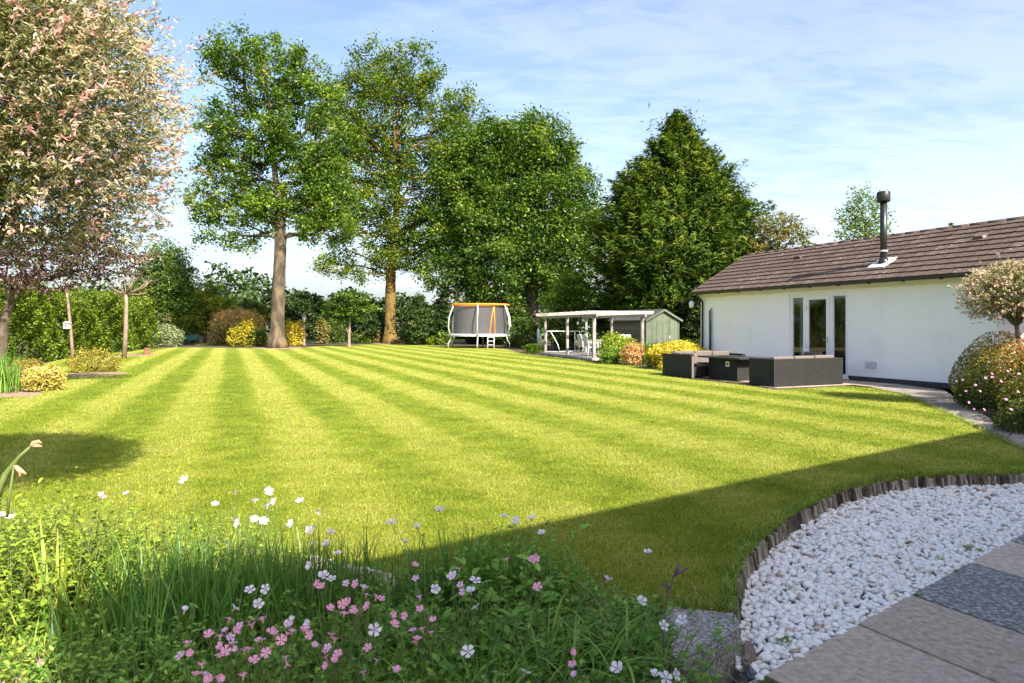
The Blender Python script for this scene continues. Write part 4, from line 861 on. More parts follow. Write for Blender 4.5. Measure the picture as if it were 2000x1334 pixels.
def tree(name, label, cat, base, Y, trunk, lobes, mat, bark, clumps=300, lpc=60, leaf=.15, cr=.5, rtrunk=.4, aspect=.5, lobe_depth=.9, base_tone=.45, r0=.018, bare=0.0, flatc=.65, group=None, trunk_r=None, minr=.008, flare=1.5):
    """trunk: list of (px,py) of the photograph's columns/rows at distance Y; lobes: (px,py,rx,ry) in the same measure"""
    t = thing(name, label, cat, (base[0], base[1], 0), 0, group); bx = np.array([base[0], base[1], 0.])
    def W(x, y): return np.array(D(x, y, Y), float)-bx
    T = [W(*p) for p in trunk]; T[0][2] = -.05
    E = []
    for l in lobes:
        c = W(l[0], l[1]); rx = l[2]/FPX*Y; rz = l[3]/FPX*Y; dy = l[4] if len(l) > 4 else 0; c[1] += dy; E.append((c, np.array([rx, rx*lobe_depth, rz])))
    wts = np.array([e[1].prod() for e in E])**.8; wts /= wts.sum(); idx = rng.choice(len(E), clumps, p=wts); d = rdir(clumps); rr = rng.random(clumps)**.36*(1+.14*rng.normal(size=clumps))
    Cn = np.array([E[i][0] for i in idx])+d*rr[:, None]*np.array([E[i][1] for i in idx])
    # keep clumps apart a little so that gaps open between them
    for _ in range(2):
        df_ = Cn[:, None]-Cn[None]; ds = np.linalg.norm(df_, axis=2)+np.eye(clumps)*99; near_ = ds < cr*1.5; push = (df_/ds[:, :, None]*np.clip(cr*1.5-ds, 0, None)[:, :, None]*near_[:, :, None]).sum(1); Cn += push*.35
    # branching: join each clump to the nearest grown node
    nodes = [x for x in T]; par = [-1]+list(range(len(T)-1)); plen = [0.0]
    # subdivide trunk upward from its second point
    cum = [0.0]
    for a, b in zip(T[:-1], T[1:]): cum.append(cum[-1]+np.linalg.norm(b-a))
    plen = [c*.3 for c in cum]; can = [i > 0 for i in range(len(T))]
    order = np.argsort(np.linalg.norm(Cn-T[-1], axis=1)+.4*np.linalg.norm(Cn-T[len(T)//2], axis=1)); ends = []
    for ci in order:
        c = Cn[ci]; NA = np.array(nodes); ok = np.array(can); dist = np.linalg.norm(NA-c, axis=1)+.45*np.array(plen)+np.where(NA[:, 2] > c[2]+.2, 1.2*(NA[:, 2]-c[2]), 0); dist[~ok] = 1e9
        k = int(np.argmin(dist)); a = nodes[k]; l = np.linalg.norm(c-a); m = max(1, int(l/(cr*1.4))); pk = k
        for q in range(1, m+1):
            f = q/m; pnt = a+(c-a)*f+np.array([0, 0, l*.10*sin(pi*f)])+(rng.normal(0, .07*l/m, 3) if q < m else 0)
            nodes.append(pnt); par.append(pk); plen.append(plen[pk]+l/m*.6); can.append(True); pk = len(nodes)-1
        ends.append(pk)
    cntd = np.zeros(len(nodes))
    for e in ends:
        k = e
        while k >= 0: cntd[k] += 1; k = par[k]
    rad = np.maximum(minr, r0*np.sqrt(cntd)); mb = MB(); nT = len(T)
    tr_r = [rtrunk*(flare if i == 0 else 1-.55*i/(nT-1)) for i in range(nT)] if trunk_r is None else trunk_r
    for k in range(nT, len(nodes)):
        p_ = par[k]; ra = min(rad[p_] if p_ >= nT else tr_r[p_]*.8, rad[k]*1.25); 
        mb.tube([nodes[p_], nodes[k]], [ra, rad[k]], 6 if ra > .06 else 4, False)
    mb.build('branches', bark, t)
    # trunk, with a flared foot and knobbly outline
    tp = []; trr = []
    for i in range(nT-1):
        for q in range(6):
            f = q/6; tp.append(T[i]*(1-f)+T[i+1]*f); trr.append((tr_r[i]*(1-f)+tr_r[i+1]*f)*(1+random.uniform(-.05, .05)) if not (i == 0) else tr_r[1]+(tr_r[0]-tr_r[1])*(1-f)**4)
    tp.append(T[-1]); trr.append(tr_r[-1]); tm_ = MB().tube([Vector(p) for p in tp], trr, 14); 
    for i, v_ in enumerate(tm_.v):
        a = math.atan2(v_[1]-0, v_[0]-0); k = .05*rtrunk*(sin(5*a+v_[2]*.7)+.5*sin(11*a+v_[2])); q = Vector(v_); tm_.v[i] = (q.x+k*cos(a), q.y+k*sin(a), q.z)
    tm_.build('trunk', bark, t)
    # leaves
    nl_ = np.maximum(4, (lpc*rng.uniform(.5, 1.5, clumps)).astype(int)); nl_[rng.random(clumps) < bare] = 2
    ci = np.repeat(np.arange(clumps), nl_); n = len(ci); off = rng.normal(size=(n, 3))*np.array([cr, cr, cr*flatc])*.50*rng.uniform(.8, 1.2, clumps)[ci][:, None]
    P = Cn[ci]+off; ct = rng.normal(0, .17, clumps)[ci]; tone = np.clip(base_tone+ct+rng.normal(0, .19, n), 0, 1)
    V, F = leaves(P, leaf, aspect, .35)
    obj('crown', mesh_np('crown', V, F, mat, attr=np.repeat(tone, 2)), t)
    return t, n
total = 0
def addtree(*a, **k):
    global total
    t, n = tree(*a, **k); total += n; return t

# ---------------------------------------------------------------- the big trees
b1 = G(541, 680)
addtree('ash_tree', 'tall ash tree with lichened trunk, left of the two in the lawn', 'tree', b1, b1[1], [(541, 681), (543, 600), (546, 530), (548, 465), (545, 400), (535, 320), (520, 240)],
        [(510, 130, 95, 65), (420, 90, 32, 38), (440, 110, 40, 50), (590, 150, 55, 60), (560, 240, 95, 85), (470, 270, 85, 90), (600, 340, 75, 85), (470, 380, 75, 70), (540, 400, 85, 50), (420, 440, 42, 40), (650, 410, 60, 55), (480, 465, 45, 30), (405, 330, 32, 60), (640, 240, 40, 60), (620, 450, 55, 28), (640, 300, 50, 60), (630, 360, 50, 50), (400, 395, 40, 40), (610, 200, 40, 45)],
        L['ash'], MT['bark_lichen'], clumps=600, lpc=98, leaf=.23, cr=.56, rtrunk=.4, lobe_depth=.85, r0=.024, bare=.14, flatc=.95, trunk_r=[.80, .45, .41, .40, .26, .15, .06])
b2 = G(762, 671)
addtree('ash_tree', 'tall olive green ash tree with yellow trunk, right of the two', 'tree', b2, b2[1], [(762, 670), (762, 600), (764, 530), (770, 470), (775, 400), (778, 310), (775, 200)],
        [(770, 140, 100, 60), (700, 150, 55, 45), (850, 190, 75, 65), (900, 240, 60, 60), (760, 240, 120, 80), (690, 300, 90, 90), (830, 320, 90, 90), (760, 400, 110, 80), (700, 480, 80, 55), (830, 460, 70, 60), (640, 400, 50, 70), (660, 520, 60, 26), (770, 510, 80, 30), (720, 540, 40, 20), (900, 310, 60, 80), (930, 380, 50, 70), (650, 220, 40, 60), (880, 420, 60, 60), (655, 210, 45, 50), (672, 280, 45, 60), (660, 350, 45, 50)],
        L['ash2'], MT['bark_lichen2'], clumps=800, lpc=98, leaf=.255, cr=.68, rtrunk=.4, lobe_depth=.85, r0=.024, bare=.12, flatc=.95, trunk_r=[.85, .45, .42, .36, .24, .15, .06])
b3 = (1.8, 56, 0)
addtree('oak_tree', 'broad dark oak tree behind the trampoline', 'tree', b3, 56, [(1045, 672), (1040, 600), (1035, 520), (1030, 420), (1035, 330)],
        [(1020, 290, 90, 55), (900, 350, 60, 70), (1140, 440, 35, 60), (1080, 300, 60, 50), (950, 330, 70, 70), (1060, 370, 90, 80), (1110, 400, 50, 70), (960, 430, 100, 80), (1070, 470, 90, 70), (900, 450, 60, 80), (1120, 500, 40, 60), (980, 520, 110, 50), (880, 520, 70, 40), (1080, 560, 70, 40), (930, 570, 80, 30)],
        L['oak'], MT['bark'], clumps=640, lpc=150, leaf=.29, cr=.92, rtrunk=.5, r0=.018, lobe_depth=.8, base_tone=.5, flatc=.8)

# conifer: broad feathery cypress, sprays sweeping outwards and up
def cypress(name, label, loc, prof, n_spray, per, sz, mat, bark, trunk_h, r_t=.35, up=.55):
    t = thing(name, label, 'tree', (loc[0], loc[1], 0)); zs = np.array([p[0] for p in prof]); rs = np.array([p[1] for p in prof])
    # area weighted heights
    zz = rng.uniform(zs[0], zs[-1], n_spray*4); rr = np.interp(zz, zs, rs); keep = rng.random(len(zz)) < (rr+.5)/(rs.max()+.5); zz = zz[keep][:n_spray]; rr = rr[keep][:n_spray]; n = len(zz)
    a = rng.random(n)*2*pi; lf = lumpf(16, 2.6); dd_ = np.stack([np.cos(a), np.sin(a), zz*.35], 1); k = (1+.20*lf(dd_)+.08*rng.normal(size=n))*(1-.42*rng.random(n)**1.8); k += (rng.random(n) < .25)*rng.random(n)*.30
    tip = np.stack([np.cos(a)*rr*k, np.sin(a)*rr*k, zz+.25*rr*.3], 1)
    dirs = unit(np.stack([np.cos(a), np.sin(a), up+.5*(zz-zs[0])/(zs[-1]-zs[0])+rng.normal(0, .18, n)], 1)+rng.normal(0, .16, (n, 3)))
    Ls = (1.7*sz*(.6+.8*rng.random(n)))
    ci = np.repeat(np.arange(n), per); u_ = rng.random(len(ci)); fan = (1-u_)*.24+.03
    sidev = unit(np.cross(dirs, rdir(n))); sv = sidev[ci]; off = rng.normal(size=len(ci))
    P = tip[ci]-dirs[ci]*(Ls[ci]*(1-u_))[:, None]+sv*(off*fan*Ls[ci])[:, None]+rng.normal(0, .04*sz, (len(ci), 3))-np.array([0, 0, 1.])*(Ls[ci]*.12*u_**2)[:, None]
    ld_ = unit(dirs[ci]+sv*(np.sign(off)*.45)[:, None]); ct = rng.normal(0, .14, n)[ci]; tone = np.clip(.30+ct+.45*u_+rng.normal(0, .12, len(ci)), 0, 1)
    V, F = leaves(P, .34*sz, .19, .3, dirs=ld_, dirw=3.2, outward=dirs[ci]*.5)
    obj('crown', mesh_np('crown', V, F, mat, attr=np.repeat(tone, 2)), t)
    mb = MB().tube([(0, 0, -.05), (0, 0, 1), (.05, 0, trunk_h*.5), (0, 0, trunk_h*.93)], [r_t*1.3, r_t, r_t*.6, .04], 10)
    for i in range(70):
        q = rng.integers(0, n); e = tip[q]*np.array([.85, .85, 1]); s0 = (0, 0, max(.8, e[2]-.5*np.hypot(e[0], e[1]))); mb.tube([s0, tuple((np.array(s0)+e)/2+np.array([0, 0, -.1])), tuple(e)], [.07, .045, .015], 4, False)
    mb.build('trunk', bark, t); return n*per
def zp(y, Y): return EYE-(y-HZ)/FPX*Y
Yc = 40; prof = [(zp(650, Yc), 2.9), (zp(600, Yc), 4.2), (zp(540, Yc), 5.0), (zp(480, Yc), 5.1), (zp(420, Yc), 4.6), (zp(360, Yc), 3.55), (zp(310, Yc), 2.5), (zp(265, Yc), 1.45), (zp(235, Yc), .7), (zp(208, Yc), .12)]
total += cypress('cypress_tree', 'huge feathery green cypress behind the shed and annexe', ((1322-1000)/FPX*Yc, Yc), prof, 3200, 46, 1.0, L['conifer'], MT['bark'], zp(215, Yc))

# pink dappled willow close on the left
def willow(name, label, loc, c, r, shoots, per, inner, trunkpts, tr, size=.034, ln=.26, gap=True):
    t = thing(name, label, 'tree', loc); c = np.array(c, float); r = np.array(r, float)
    d = rdir(shoots); d[:, 2] = np.where(d[:, 2] < -.75, -d[:, 2]*.6, d[:, 2]); d = unit(d); lf = lumpf(14, 3.2)
    k = (1+.10*lf(d)+.05*rng.normal(size=shoots))*(1-.42*rng.random(shoots)**1.7)
    tip = c+d*r*k[:, None]; outd = unit(d*np.array([1, 1, .55])+np.array([0, 0, .30])+rng.normal(0, .30, (shoots, 3))); Ls = ln*(.5+rng.random(shoots))
    ext = rng.random(shoots) < .05; Ls[ext] *= 1.8; tip[ext] += outd[ext]*ln*.9
    ci = np.repeat(np.arange(shoots), per); u_ = rng.random(len(ci))**.75; P = tip[ci]-outd[ci]*(Ls[ci]*(1-u_))[:, None]; sv = rdir(len(ci)); sv = unit(sv-outd[ci]*(sv*outd[ci]).sum(1, keepdims=True))
    leafd = unit(sv*(1.05-.45*u_)[:, None]+outd[ci]*.8); sz_ = size*(.75+.5*(u_ > .7)); P = P+leafd*(sz_*.5)[:, None]
    outer = np.clip((k[ci]-.62)/.45, 0, 1); pk = rng.random(shoots)[ci]
    tone = np.clip(.17+.36*u_+.26*outer*u_+.62*(pk-.45)*(u_ > .5)+rng.normal(0, .11, len(ci)), 0, 1)
    V, F = leaves(P, sz_, .30, .25, dirs=leafd, dirw=2.5); Ls_ = Leafset().add(V, F, tone)
    pi_ = c+rdir(inner)*r*(.30+.58*rng.random(inner))[:, None]; V, F = leaves(pi_, size, .4, .2); Ls_.add(V, F, np.clip(rng.normal(.26, .13, inner), 0, 1))
    Vv = np.concatenate(Ls_.V); obj('crown', mesh_np('crown', Vv, np.concatenate(Ls_.F), L['willow'], attr=np.concatenate(Ls_.T)), t)
    tw = MB(); fork = np.array(trunkpts[-1], float); step = max(1, shoots//420)
    for i in range(0, shoots, step):
        e = tip[i]; s_ = e-outd[i]*Ls[i]; m_ = c*.45+s_*.55; tw.tube([tuple(m_), tuple(s_), tuple(e)], [.004, .0028, .0012], 4, False)
    tw.build('twigs', MT['bark_red'], t)['kind'] = 'stuff'
    mb = MB().tube(trunkpts, [tr*(1.35-.6*i/(len(trunkpts)-1)) for i in range(len(trunkpts))], 12)
    for i in range(9):
        a = i*.7+.2; e = c+np.array([cos(a)*r[0]*.55, sin(a)*r[1]*.55, r[2]*(.1+.3*(i % 3))]); mb.tube([tuple(fork-np.array([0, 0, tr])), tuple(fork*.5+e*.5+np.array([cos(a)*.05, sin(a)*.05, 0])), tuple(e)], [tr*.6, tr*.38, tr*.12], 7, False)
    mb.build('trunk', MT['bark'], t); return shoots*per
wx, wy = -3.58, 4.55
total += willow('dappled_willow', 'pink and cream dappled willow tree filling the upper left corner', (wx, wy, 0), (-.12, .0, 2.94), (1.42, 1.4, 1.27), 9000, 17, 40000, [(0, 0, -.05), (.02, 0, .8), (.0, .0, 1.5), (.06, .0, 1.95)], .055)
total += willow('dappled_willow', 'round pink topped willow standard beside the annexe on the right', (8.85, 12.0, 0), (0, 0, 2.02), (.92, .85, .62), 1500, 14, 6000, [(.15, 0, -.05), (.1, 0, .8), (.02, .0, 1.5)], .045, size=.042, ln=.18)

# purple plum beyond the willow
Yp = 16.5
addtree('purple_plum', 'purple leaved plum tree hanging behind the willow on the left', 'tree', ((8-1000)/FPX*Yp, Yp), Yp, [(-4, 755), (2, 700), (8, 630), (20, 590)],
        [(60, 480, 90, 45), (150, 505, 85, 35), (225, 505, 55, 28), (90, 548, 80, 14), (-20, 490, 80, 55), (150, 460, 80, 30)],
        L['purple'], MT['bark'], clumps=150, lpc=42, leaf=.10, cr=.29, rtrunk=.11, r0=.008, flatc=.5, trunk_r=[.17, .12, .11, .09], minr=.004)

# ---------------------------------------------------------------- hedge and background trees
hd = thing('hedge', 'tall loose green boundary hedge along the left side', 'hedge', (-19.5, 26, 0)); n = 80000
h0 = np.array([-17.0, 17.0]); h1 = np.array([-24.5, 46.0]); hv = h1-h0; hl = np.linalg.norm(hv); hn = np.array([hv[1], -hv[0]])/hl
s_ = rng.random(n); zz = rng.random(n)**.8*3.4; bul = .45*np.sin(s_*hl*1.1+zz*1.1)+.3*np.sin(s_*hl*2.7+zz*2.3+1)+.2*np.sin(s_*hl*6.1-zz*3)
toph = 3.0+.42*np.sin(s_*hl*.7)+.32*np.sin(s_*hl*2.1+1)+.2*np.sin(s_*hl*5.3)
zz = np.minimum(zz, toph+rng.normal(0, .2, n)); topm = zz > toph-.35; dep = (rng.random(n)**1.6)*-.8; dep[topm] = -rng.random(topm.sum())*1.8
XY = h0+hv*s_[:, None]+hn*(.4+bul*.5+dep)[:, None]-hn*0
P = np.concatenate([XY, zz[:, None]], 1)-np.array([-19.5, 26, 0]); tone = np.clip(.42+.16*bul+rng.normal(0, .2, n), 0, 1); V, F = leaves(P, .125, .6, .35)
obj('foliage', mesh_np('foliage', V, F, L['hedge'], attr=np.repeat(tone, 2)), hd); total += n
mb = MB()
for i in range(34):
    q = h0+hv*(i/34)-hn*.3; mb.tube([(q[0]+19.5, q[1]-26, 0), (q[0]+19.5+random.uniform(-.3, .3), q[1]-26, 2.6)], [.05, .02], 5)
mb.build('stems', MT['bark'], hd)['kind'] = 'stuff'

def auto_tree(name, label, px, Y, top, bot, wpx, mat, bark='bark', clumps=110, lpc=90, leaf=None, cr=None, group=None, nl=9, base_tone=.45, trunkw=None, cat='tree', shape='round', bare=0, tbase=None, **kw):
    cy = (top+bot)/2; ry = (bot-top)/2; lobes = []
    rg = np.random.default_rng(abs(hash(label)) % 1000 if False else sum(map(ord, label)))
    for i in range(nl):
        a = rg.uniform(0, 2*pi); r = rg.uniform(.2, .62); fy = sin(a)*r; wsc = 1-.45*max(0, -fy) if shape == 'round' else (1-.75*(.5-fy*.8))
        lobes.append((px+cos(a)*r*wpx/2*wsc, cy+fy*ry, wpx*.5*rg.uniform(.35, .5)*wsc, ry*rg.uniform(.32, .48), rg.uniform(-.3, .3)*wpx/2/FPX*Y))
    gy = tbase if tbase else HZ+FPX*EYE/Y
    s_ = wpx/2/FPX*Y
    return addtree(name, label, cat, ((px-1000)/FPX*Y, Y), Y, [(px, gy), (px, (gy+bot)/2), (px+2, cy+ry*.3), (px, cy-ry*.2)], lobes, mat, MT[bark], clumps=clumps, lpc=lpc, leaf=leaf or .0035*Y+.02, cr=cr or s_*.17, rtrunk=trunkw or s_*.07, r0=s_*.006, base_tone=base_tone, group=group, bare=bare, **kw)
GB = 'trees behind the garden'
auto_tree('evergreen_tree', 'dark spreading tree at left behind the pruned trunks', 322, 53, 440, 655, 185, L['oak'], nl=16, clumps=230, shape='cone', base_tone=.45, group=GB)
auto_tree('garden_tree', 'yellow green bushy tree right of the dark spreading tree', 400, 60, 548, 672, 120, L['hedge'], group=GB, clumps=140, base_tone=.62, tbase=674)
auto_tree('garden_tree', 'low rounded green tree filling the gap left of the lichened trunk', 500, 62, 583, 655, 80, L['midgreen'], group=GB, clumps=80)
auto_tree('garden_tree', 'small bluish green tree above the round bush', 455, 66, 578, 650, 70, L['dark'], group=GB, clumps=70, base_tone=.7)
auto_tree('garden_tree', 'dark tree directly behind the lichened trunk', 585, 60, 565, 668, 95, L['dark'], group=GB, clumps=120)
auto_tree('garden_tree', 'dark tree behind the lamp post', 630, 64, 575, 668, 90, L['dark'], group=GB, clumps=110, base_tone=.6)
auto_tree('cherry_tree', 'small spreading tree with pale trunk between the two ash trees', 682, 50, 560, 640, 125, L['oak'], bark='bark_pale', clumps=110, lpc=46, group=GB, flatc=.35, trunkw=.12)
auto_tree('garden_tree', 'dark hedge tree to the left of the yellow trunk', 735, 60, 600, 670, 80, L['dark'], group=GB, clumps=100)
auto_tree('conifer_tree', 'dark pointed evergreen right of the yellow trunk', 818, 54, 560, 676, 80, L['dark'], nl=14, shape='cone', group=GB, clumps=130, base_tone=.6)
auto_tree('conifer_tree', 'dark pointed evergreen left behind the trampoline', 866, 55, 545, 676, 80, L['dark'], nl=14, shape='cone', group=GB, clumps=130, base_tone=.5)
auto_tree('evergreen_tree', 'wide yellowish evergreen directly behind the trampoline', 985, 55, 545, 680, 130, L['midgreen'], nl=14, group=GB, clumps=170, base_tone=.4)
auto_tree('evergreen_tree', 'dark mass of evergreen behind the trampoline net', 925, 58, 575, 680, 110, L['dark'], nl=12, group=GB, clumps=140)
auto_tree('garden_tree', 'light green open tree behind the left end of the pergola', 1120, 44, 520, 640, 135, L['bright'], nl=12, group=GB, clumps=120, lpc=60, base_tone=.3)
auto_tree('garden_tree', 'mid green shrubby tree behind the goal frame', 1085, 42.5, 600, 690, 110, L['midgreen'], group=GB, clumps=110)
auto_tree('evergreen_tree', 'dark evergreen behind the shed', 1215, 46, 560, 680, 150, L['dark'], nl=12, group=GB, clumps=150)
auto_tree('evergreen_tree', 'dark evergreen filling between shed and annexe', 1352, 36, 560, 690, 60, L['dark'], nl=12, group=GB, clumps=120, base_tone=.5)
auto_tree('copper_tree', 'brown and olive leaved tree rising behind the annexe roof', 1520, 36, 400, 560, 150, L['autumn'], nl=12, group=GB, clumps=130, lpc=44, bare=.15, tbase=690)
auto_tree('poplar_sapling', 'slender open tree behind the black flue', 1690, 32, 352, 560, 130, L['bright'], nl=16, group=GB, clumps=150, lpc=26, base_tone=.25, tbase=695, cr=.34, flatc=1.0, leaf=.14)
auto_tree('garden_tree', 'small tree top showing behind the left end of the roof', 1580, 34, 455, 560, 60, L['bright'], group=GB, clumps=50, lpc=30, tbase=690)
auto_tree('twiggy_tree', 'tree tip just above the ridge at right', 1862, 30, 425, 520, 36, L['midgreen'], group=GB, clumps=30, lpc=20, tbase=695)
# distant wood closing the view
def woodline():
    Ls_ = Leafset(); n = 60000; x = rng.uniform(-110, 90, n); y = rng.uniform(74, 92, n); hgt = 5.2+1.5*np.sin(x*.13)+1.2*np.sin(x*.37+1)+.8*np.sin(x*.9)
    z = rng.random(n)**.7*hgt*(1+.06*rng.normal(size=n)); V, F = leaves(np.stack([x, y, z], 1), .6, .7, .4); Ls_.add(V, F, np.clip(.45+rng.normal(0, .2, n)+.15*np.sin(x*.8), 0, 1))
    o = Ls_.build('woodland', L['dark']); tag(o, 'far line of dark trees closing the garden view', 'trees', kind='stuff')
woodline(); 
# ---------------------------------------------------------------- borders and shrubs
GS = 'shrubs along the left border'
gbush('golden_shrub', 'golden variegated low shrub nearest on the left border', 'shrub', 70, 764, 80, 46, L['gold'], n=3600, leaf=.055, group=GS, base=.75)
gbush('golden_shrub', 'larger golden green mound below the birdhouse trunk', 'shrub', 171, 728, 96, 44, L['gold'], n=3600, leaf=.06, group=GS, base=.45, flat=.7)
gbush('heather_shrub', 'small rusty orange shrub behind the nearest golden shrub', 'shrub', 46, 728, 56, 27, L['redgreen'], n=2200, leaf=.05, group=GS, base=.7)
gbush('variegated_shrub', 'rounded cream and green variegated bush at the far left', 'shrub', 308, 677, 78, 40, L['silver'], n=5200, leaf=.13, group=GS, base=.5)
gbush('pink_shrub', 'small pinkish willow bush above the cream bush', 'shrub', 306, 676, 46, 66, L['willow'], n=2600, leaf=.12, group=GS, base=.5, flat=.25)
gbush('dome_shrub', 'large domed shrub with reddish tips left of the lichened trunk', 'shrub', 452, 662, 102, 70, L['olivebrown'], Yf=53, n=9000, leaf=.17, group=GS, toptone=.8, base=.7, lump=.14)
gbush('yellow_shrub', 'yellow leaved shrub on dark stems left of the lichened trunk', 'shrub', 470, 672, 62, 44, L['yellow'], Yf=50, n=3600, leaf=.15, group=GS, base=.35, flat=.75)
gbush('yellow_shrub', 'bright yellow shrub right against the lichened trunk', 'shrub', 573, 675, 44, 47, L['yellow'], n=3400, leaf=.16, group=GS, base=.7)
gbush('grass_clump', 'dark green grassy clump by the picket fence', 'shrub', 500, 674, 36, 32, L['midgreen'], Yf=50, n=2200, leaf=.22, aspect=.2, group=GS)
GF = 'plants in the far border'
for i, (x, y, w, h, m, lab) in enumerate([(640, 671, 50, 44, 'midgreen', 'green shrub in the far border right of lamp post'), (622, 672, 30, 50, 'olivebrown', 'brownish upright shrub just right of lamp post'), (645, 668, 30, 62, 'yellow', 'tall narrow yellow green conifer in the far border'), (712, 671, 30, 24, 'bright', 'bright green clump right of the pale trunked tree'), (735, 671, 34, 34, 'olivebrown', 'brown green shrub left of the yellow trunk'), (785, 671, 26, 26, 'silver', 'grey leaved shrub right of the yellow trunk'), (805, 673, 46, 44, 'midgreen', 'green shrub between brick pillar and trampoline'), (838, 674, 30, 20, 'lime', 'low lime clump left of the trampoline'), (858, 674, 42, 36, 'bright', 'bright green shrub touching the trampoline'), (828, 668, 30, 60, 'yellow', 'yellow tinged climber above the brick pillar'), (690, 671, 24, 20, 'midgreen', 'small green mound under the pale trunked tree'), (760, 669, 60, 20, 'dark', 'dark low shrubs behind the yellow trunk'), (1012, 680, 44, 40, 'midgreen', 'green shrub right of the trampoline'), (1035, 682, 40, 55, 'midgreen', 'tall green shrub left of the teal post')]):
    p = G(x, y); base = .25 if m == 'yellow' else .45
    bush('border_shrub', lab, 'shrub', (p[0], p[1]+1.2, 0), w/2/FPX*p[1], w/2.2/FPX*p[1], h/FPX*p[1], L[m], n=1900, leaf=.17, group=GF, base=base)
t = thing('grass_clump', 'rounded bright green grass tuft left of the pergola', 'grass clump', G(1042, 689)); n = 1500
P = np.concatenate([rng.normal(0, .16, (n, 2)), np.zeros((n, 1))], 1); V, F, sg = blades(P, .5+.15*rng.random(n), .025, .2+.75*rng.random(n), 4, droop=.55); obj('foliage', mesh_np('foliage', V, F, L['bright'], attr=np.repeat(rng.random(n)*.6, sg)), t)
# bed between pergola and seating
GP = 'shrubs between pergola and seating'
gbush('variegated_shrub', 'tall cream and lime variegated shrub beside the pergola', 'shrub', 1207, 709, 70, 56, L['lime'], n=6500, leaf=.085, group=GP, base=.62)
gbush('low_shrub', 'bright green low plant at the front of the pergola bed', 'shrub', 1192, 711, 40, 30, L['bright'], n=3000, leaf=.07, group=GP)
gbush('peach_shrub', 'rounded peach pink leaved shrub in the pergola bed', 'shrub', 1240, 713, 44, 42, L['peach'], n=3800, leaf=.07, group=GP, base=.6)
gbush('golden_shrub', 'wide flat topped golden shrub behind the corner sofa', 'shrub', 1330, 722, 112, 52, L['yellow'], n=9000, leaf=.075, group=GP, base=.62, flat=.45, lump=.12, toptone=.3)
gbush('low_shrub', 'dark leafed low shrub with pinkish flowers before the golden shrub', 'shrub', 1290, 720, 60, 26, L['olivebrown'], n=3200, leaf=.06, group=GP)
gbush('low_shrub', 'yellow green tuft beside the corner sofa end', 'shrub', 1302, 724, 22, 15, L['yellow'], n=900, leaf=.05, group=GP, base=.4)
t = thing('iris_clump', 'lime green iris clump behind the peach shrub', 'plant', G(1275, 712)); n = 520
P = np.concatenate([rng.normal(0, .33, (n, 2))*np.array([1.2, .8]), np.zeros((n, 1))], 1); V, F, sg = blades(P, .6+.45*rng.random(n), .03, .1+.4*rng.random(n), 4, droop=.3); obj('foliage', mesh_np('foliage', V, F, L['lime'], attr=np.repeat(.2+rng.random(n)*.8, sg)), t)
t = thing('iris_clump', 'tall green blade clump at the far left edge of the lawn', 'plant', (-11.7, 15.2, 0)); n = 700
P = np.concatenate([rng.normal(0, .30, (n, 2)), np.zeros((n, 1))], 1); V, F, sg = blades(P, .55+.5*rng.random(n), .02, .1+.5*rng.random(n), 4, droop=.3); obj('foliage', mesh_np('foliage', V, F, L['strap'], attr=np.repeat(.3+rng.random(n)*.7, sg)), t)
# big mixed bush right, next to path
bb = thing('escallonia_bush', 'large mixed bush with reddish tips and small pink flowers beside path', 'bush', (9.4, 11.35, 0))
Ls_ = Leafset(); n = 52000
for (cx, cy, cz, rx, ry, rz, w, bt) in [(.45, 2.2, .5, .75, .8, .55, .14, .3), (-.35, 1.1, .55, .9, .9, .72, .2, .55), (-.35, -.15, .55, 1.0, .95, .78, .24, .65), (-1.0, .5, .25, .6, .8, .40, .1, .3), (-.85, -1.2, .35, 1.0, .9, .62, .2, .5), (-1.45, -1.5, .12, .7, .7, .34, .1, .3), (.7, .6, .55, .9, 1.0, .8, .12, .6), (-1.2, -2.3, .2, .9, .7, .42, .12, .35), (-2.0, -1.95, .16, .6, .6, .34, .08, .3)]:
    m_ = int(n*w); d = rdir(m_); lf = lumpf(14, 3); k = (1+.16*lf(d))*(1-.35*rng.random(m_)**2); P = np.array([cx, cy, cz])+d*k[:, None]*np.array([rx, ry, rz]); P[:, 2] = np.abs(P[:, 2])+.01
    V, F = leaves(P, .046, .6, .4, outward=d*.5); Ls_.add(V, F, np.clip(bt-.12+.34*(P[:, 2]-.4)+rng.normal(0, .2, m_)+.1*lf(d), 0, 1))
obj('foliage', mesh_np('foliage', np.concatenate(Ls_.V), np.concatenate(Ls_.F), L['redgreen'], attr=np.concatenate(Ls_.T)), bb)
mb = MB()
for i in range(30):
    a = random.uniform(0, 6.3); r = random.uniform(.3, 1.2); mb.tube([(0, .2, 0), (cos(a)*r*.5, .2+sin(a)*r*.5, .5), (cos(a)*r, .2+sin(a)*r, .9+random.random()*.45)], [.02, .012, .003], 5)
mb.build('stems', MT['bark'], bb)['kind'] = 'stuff'

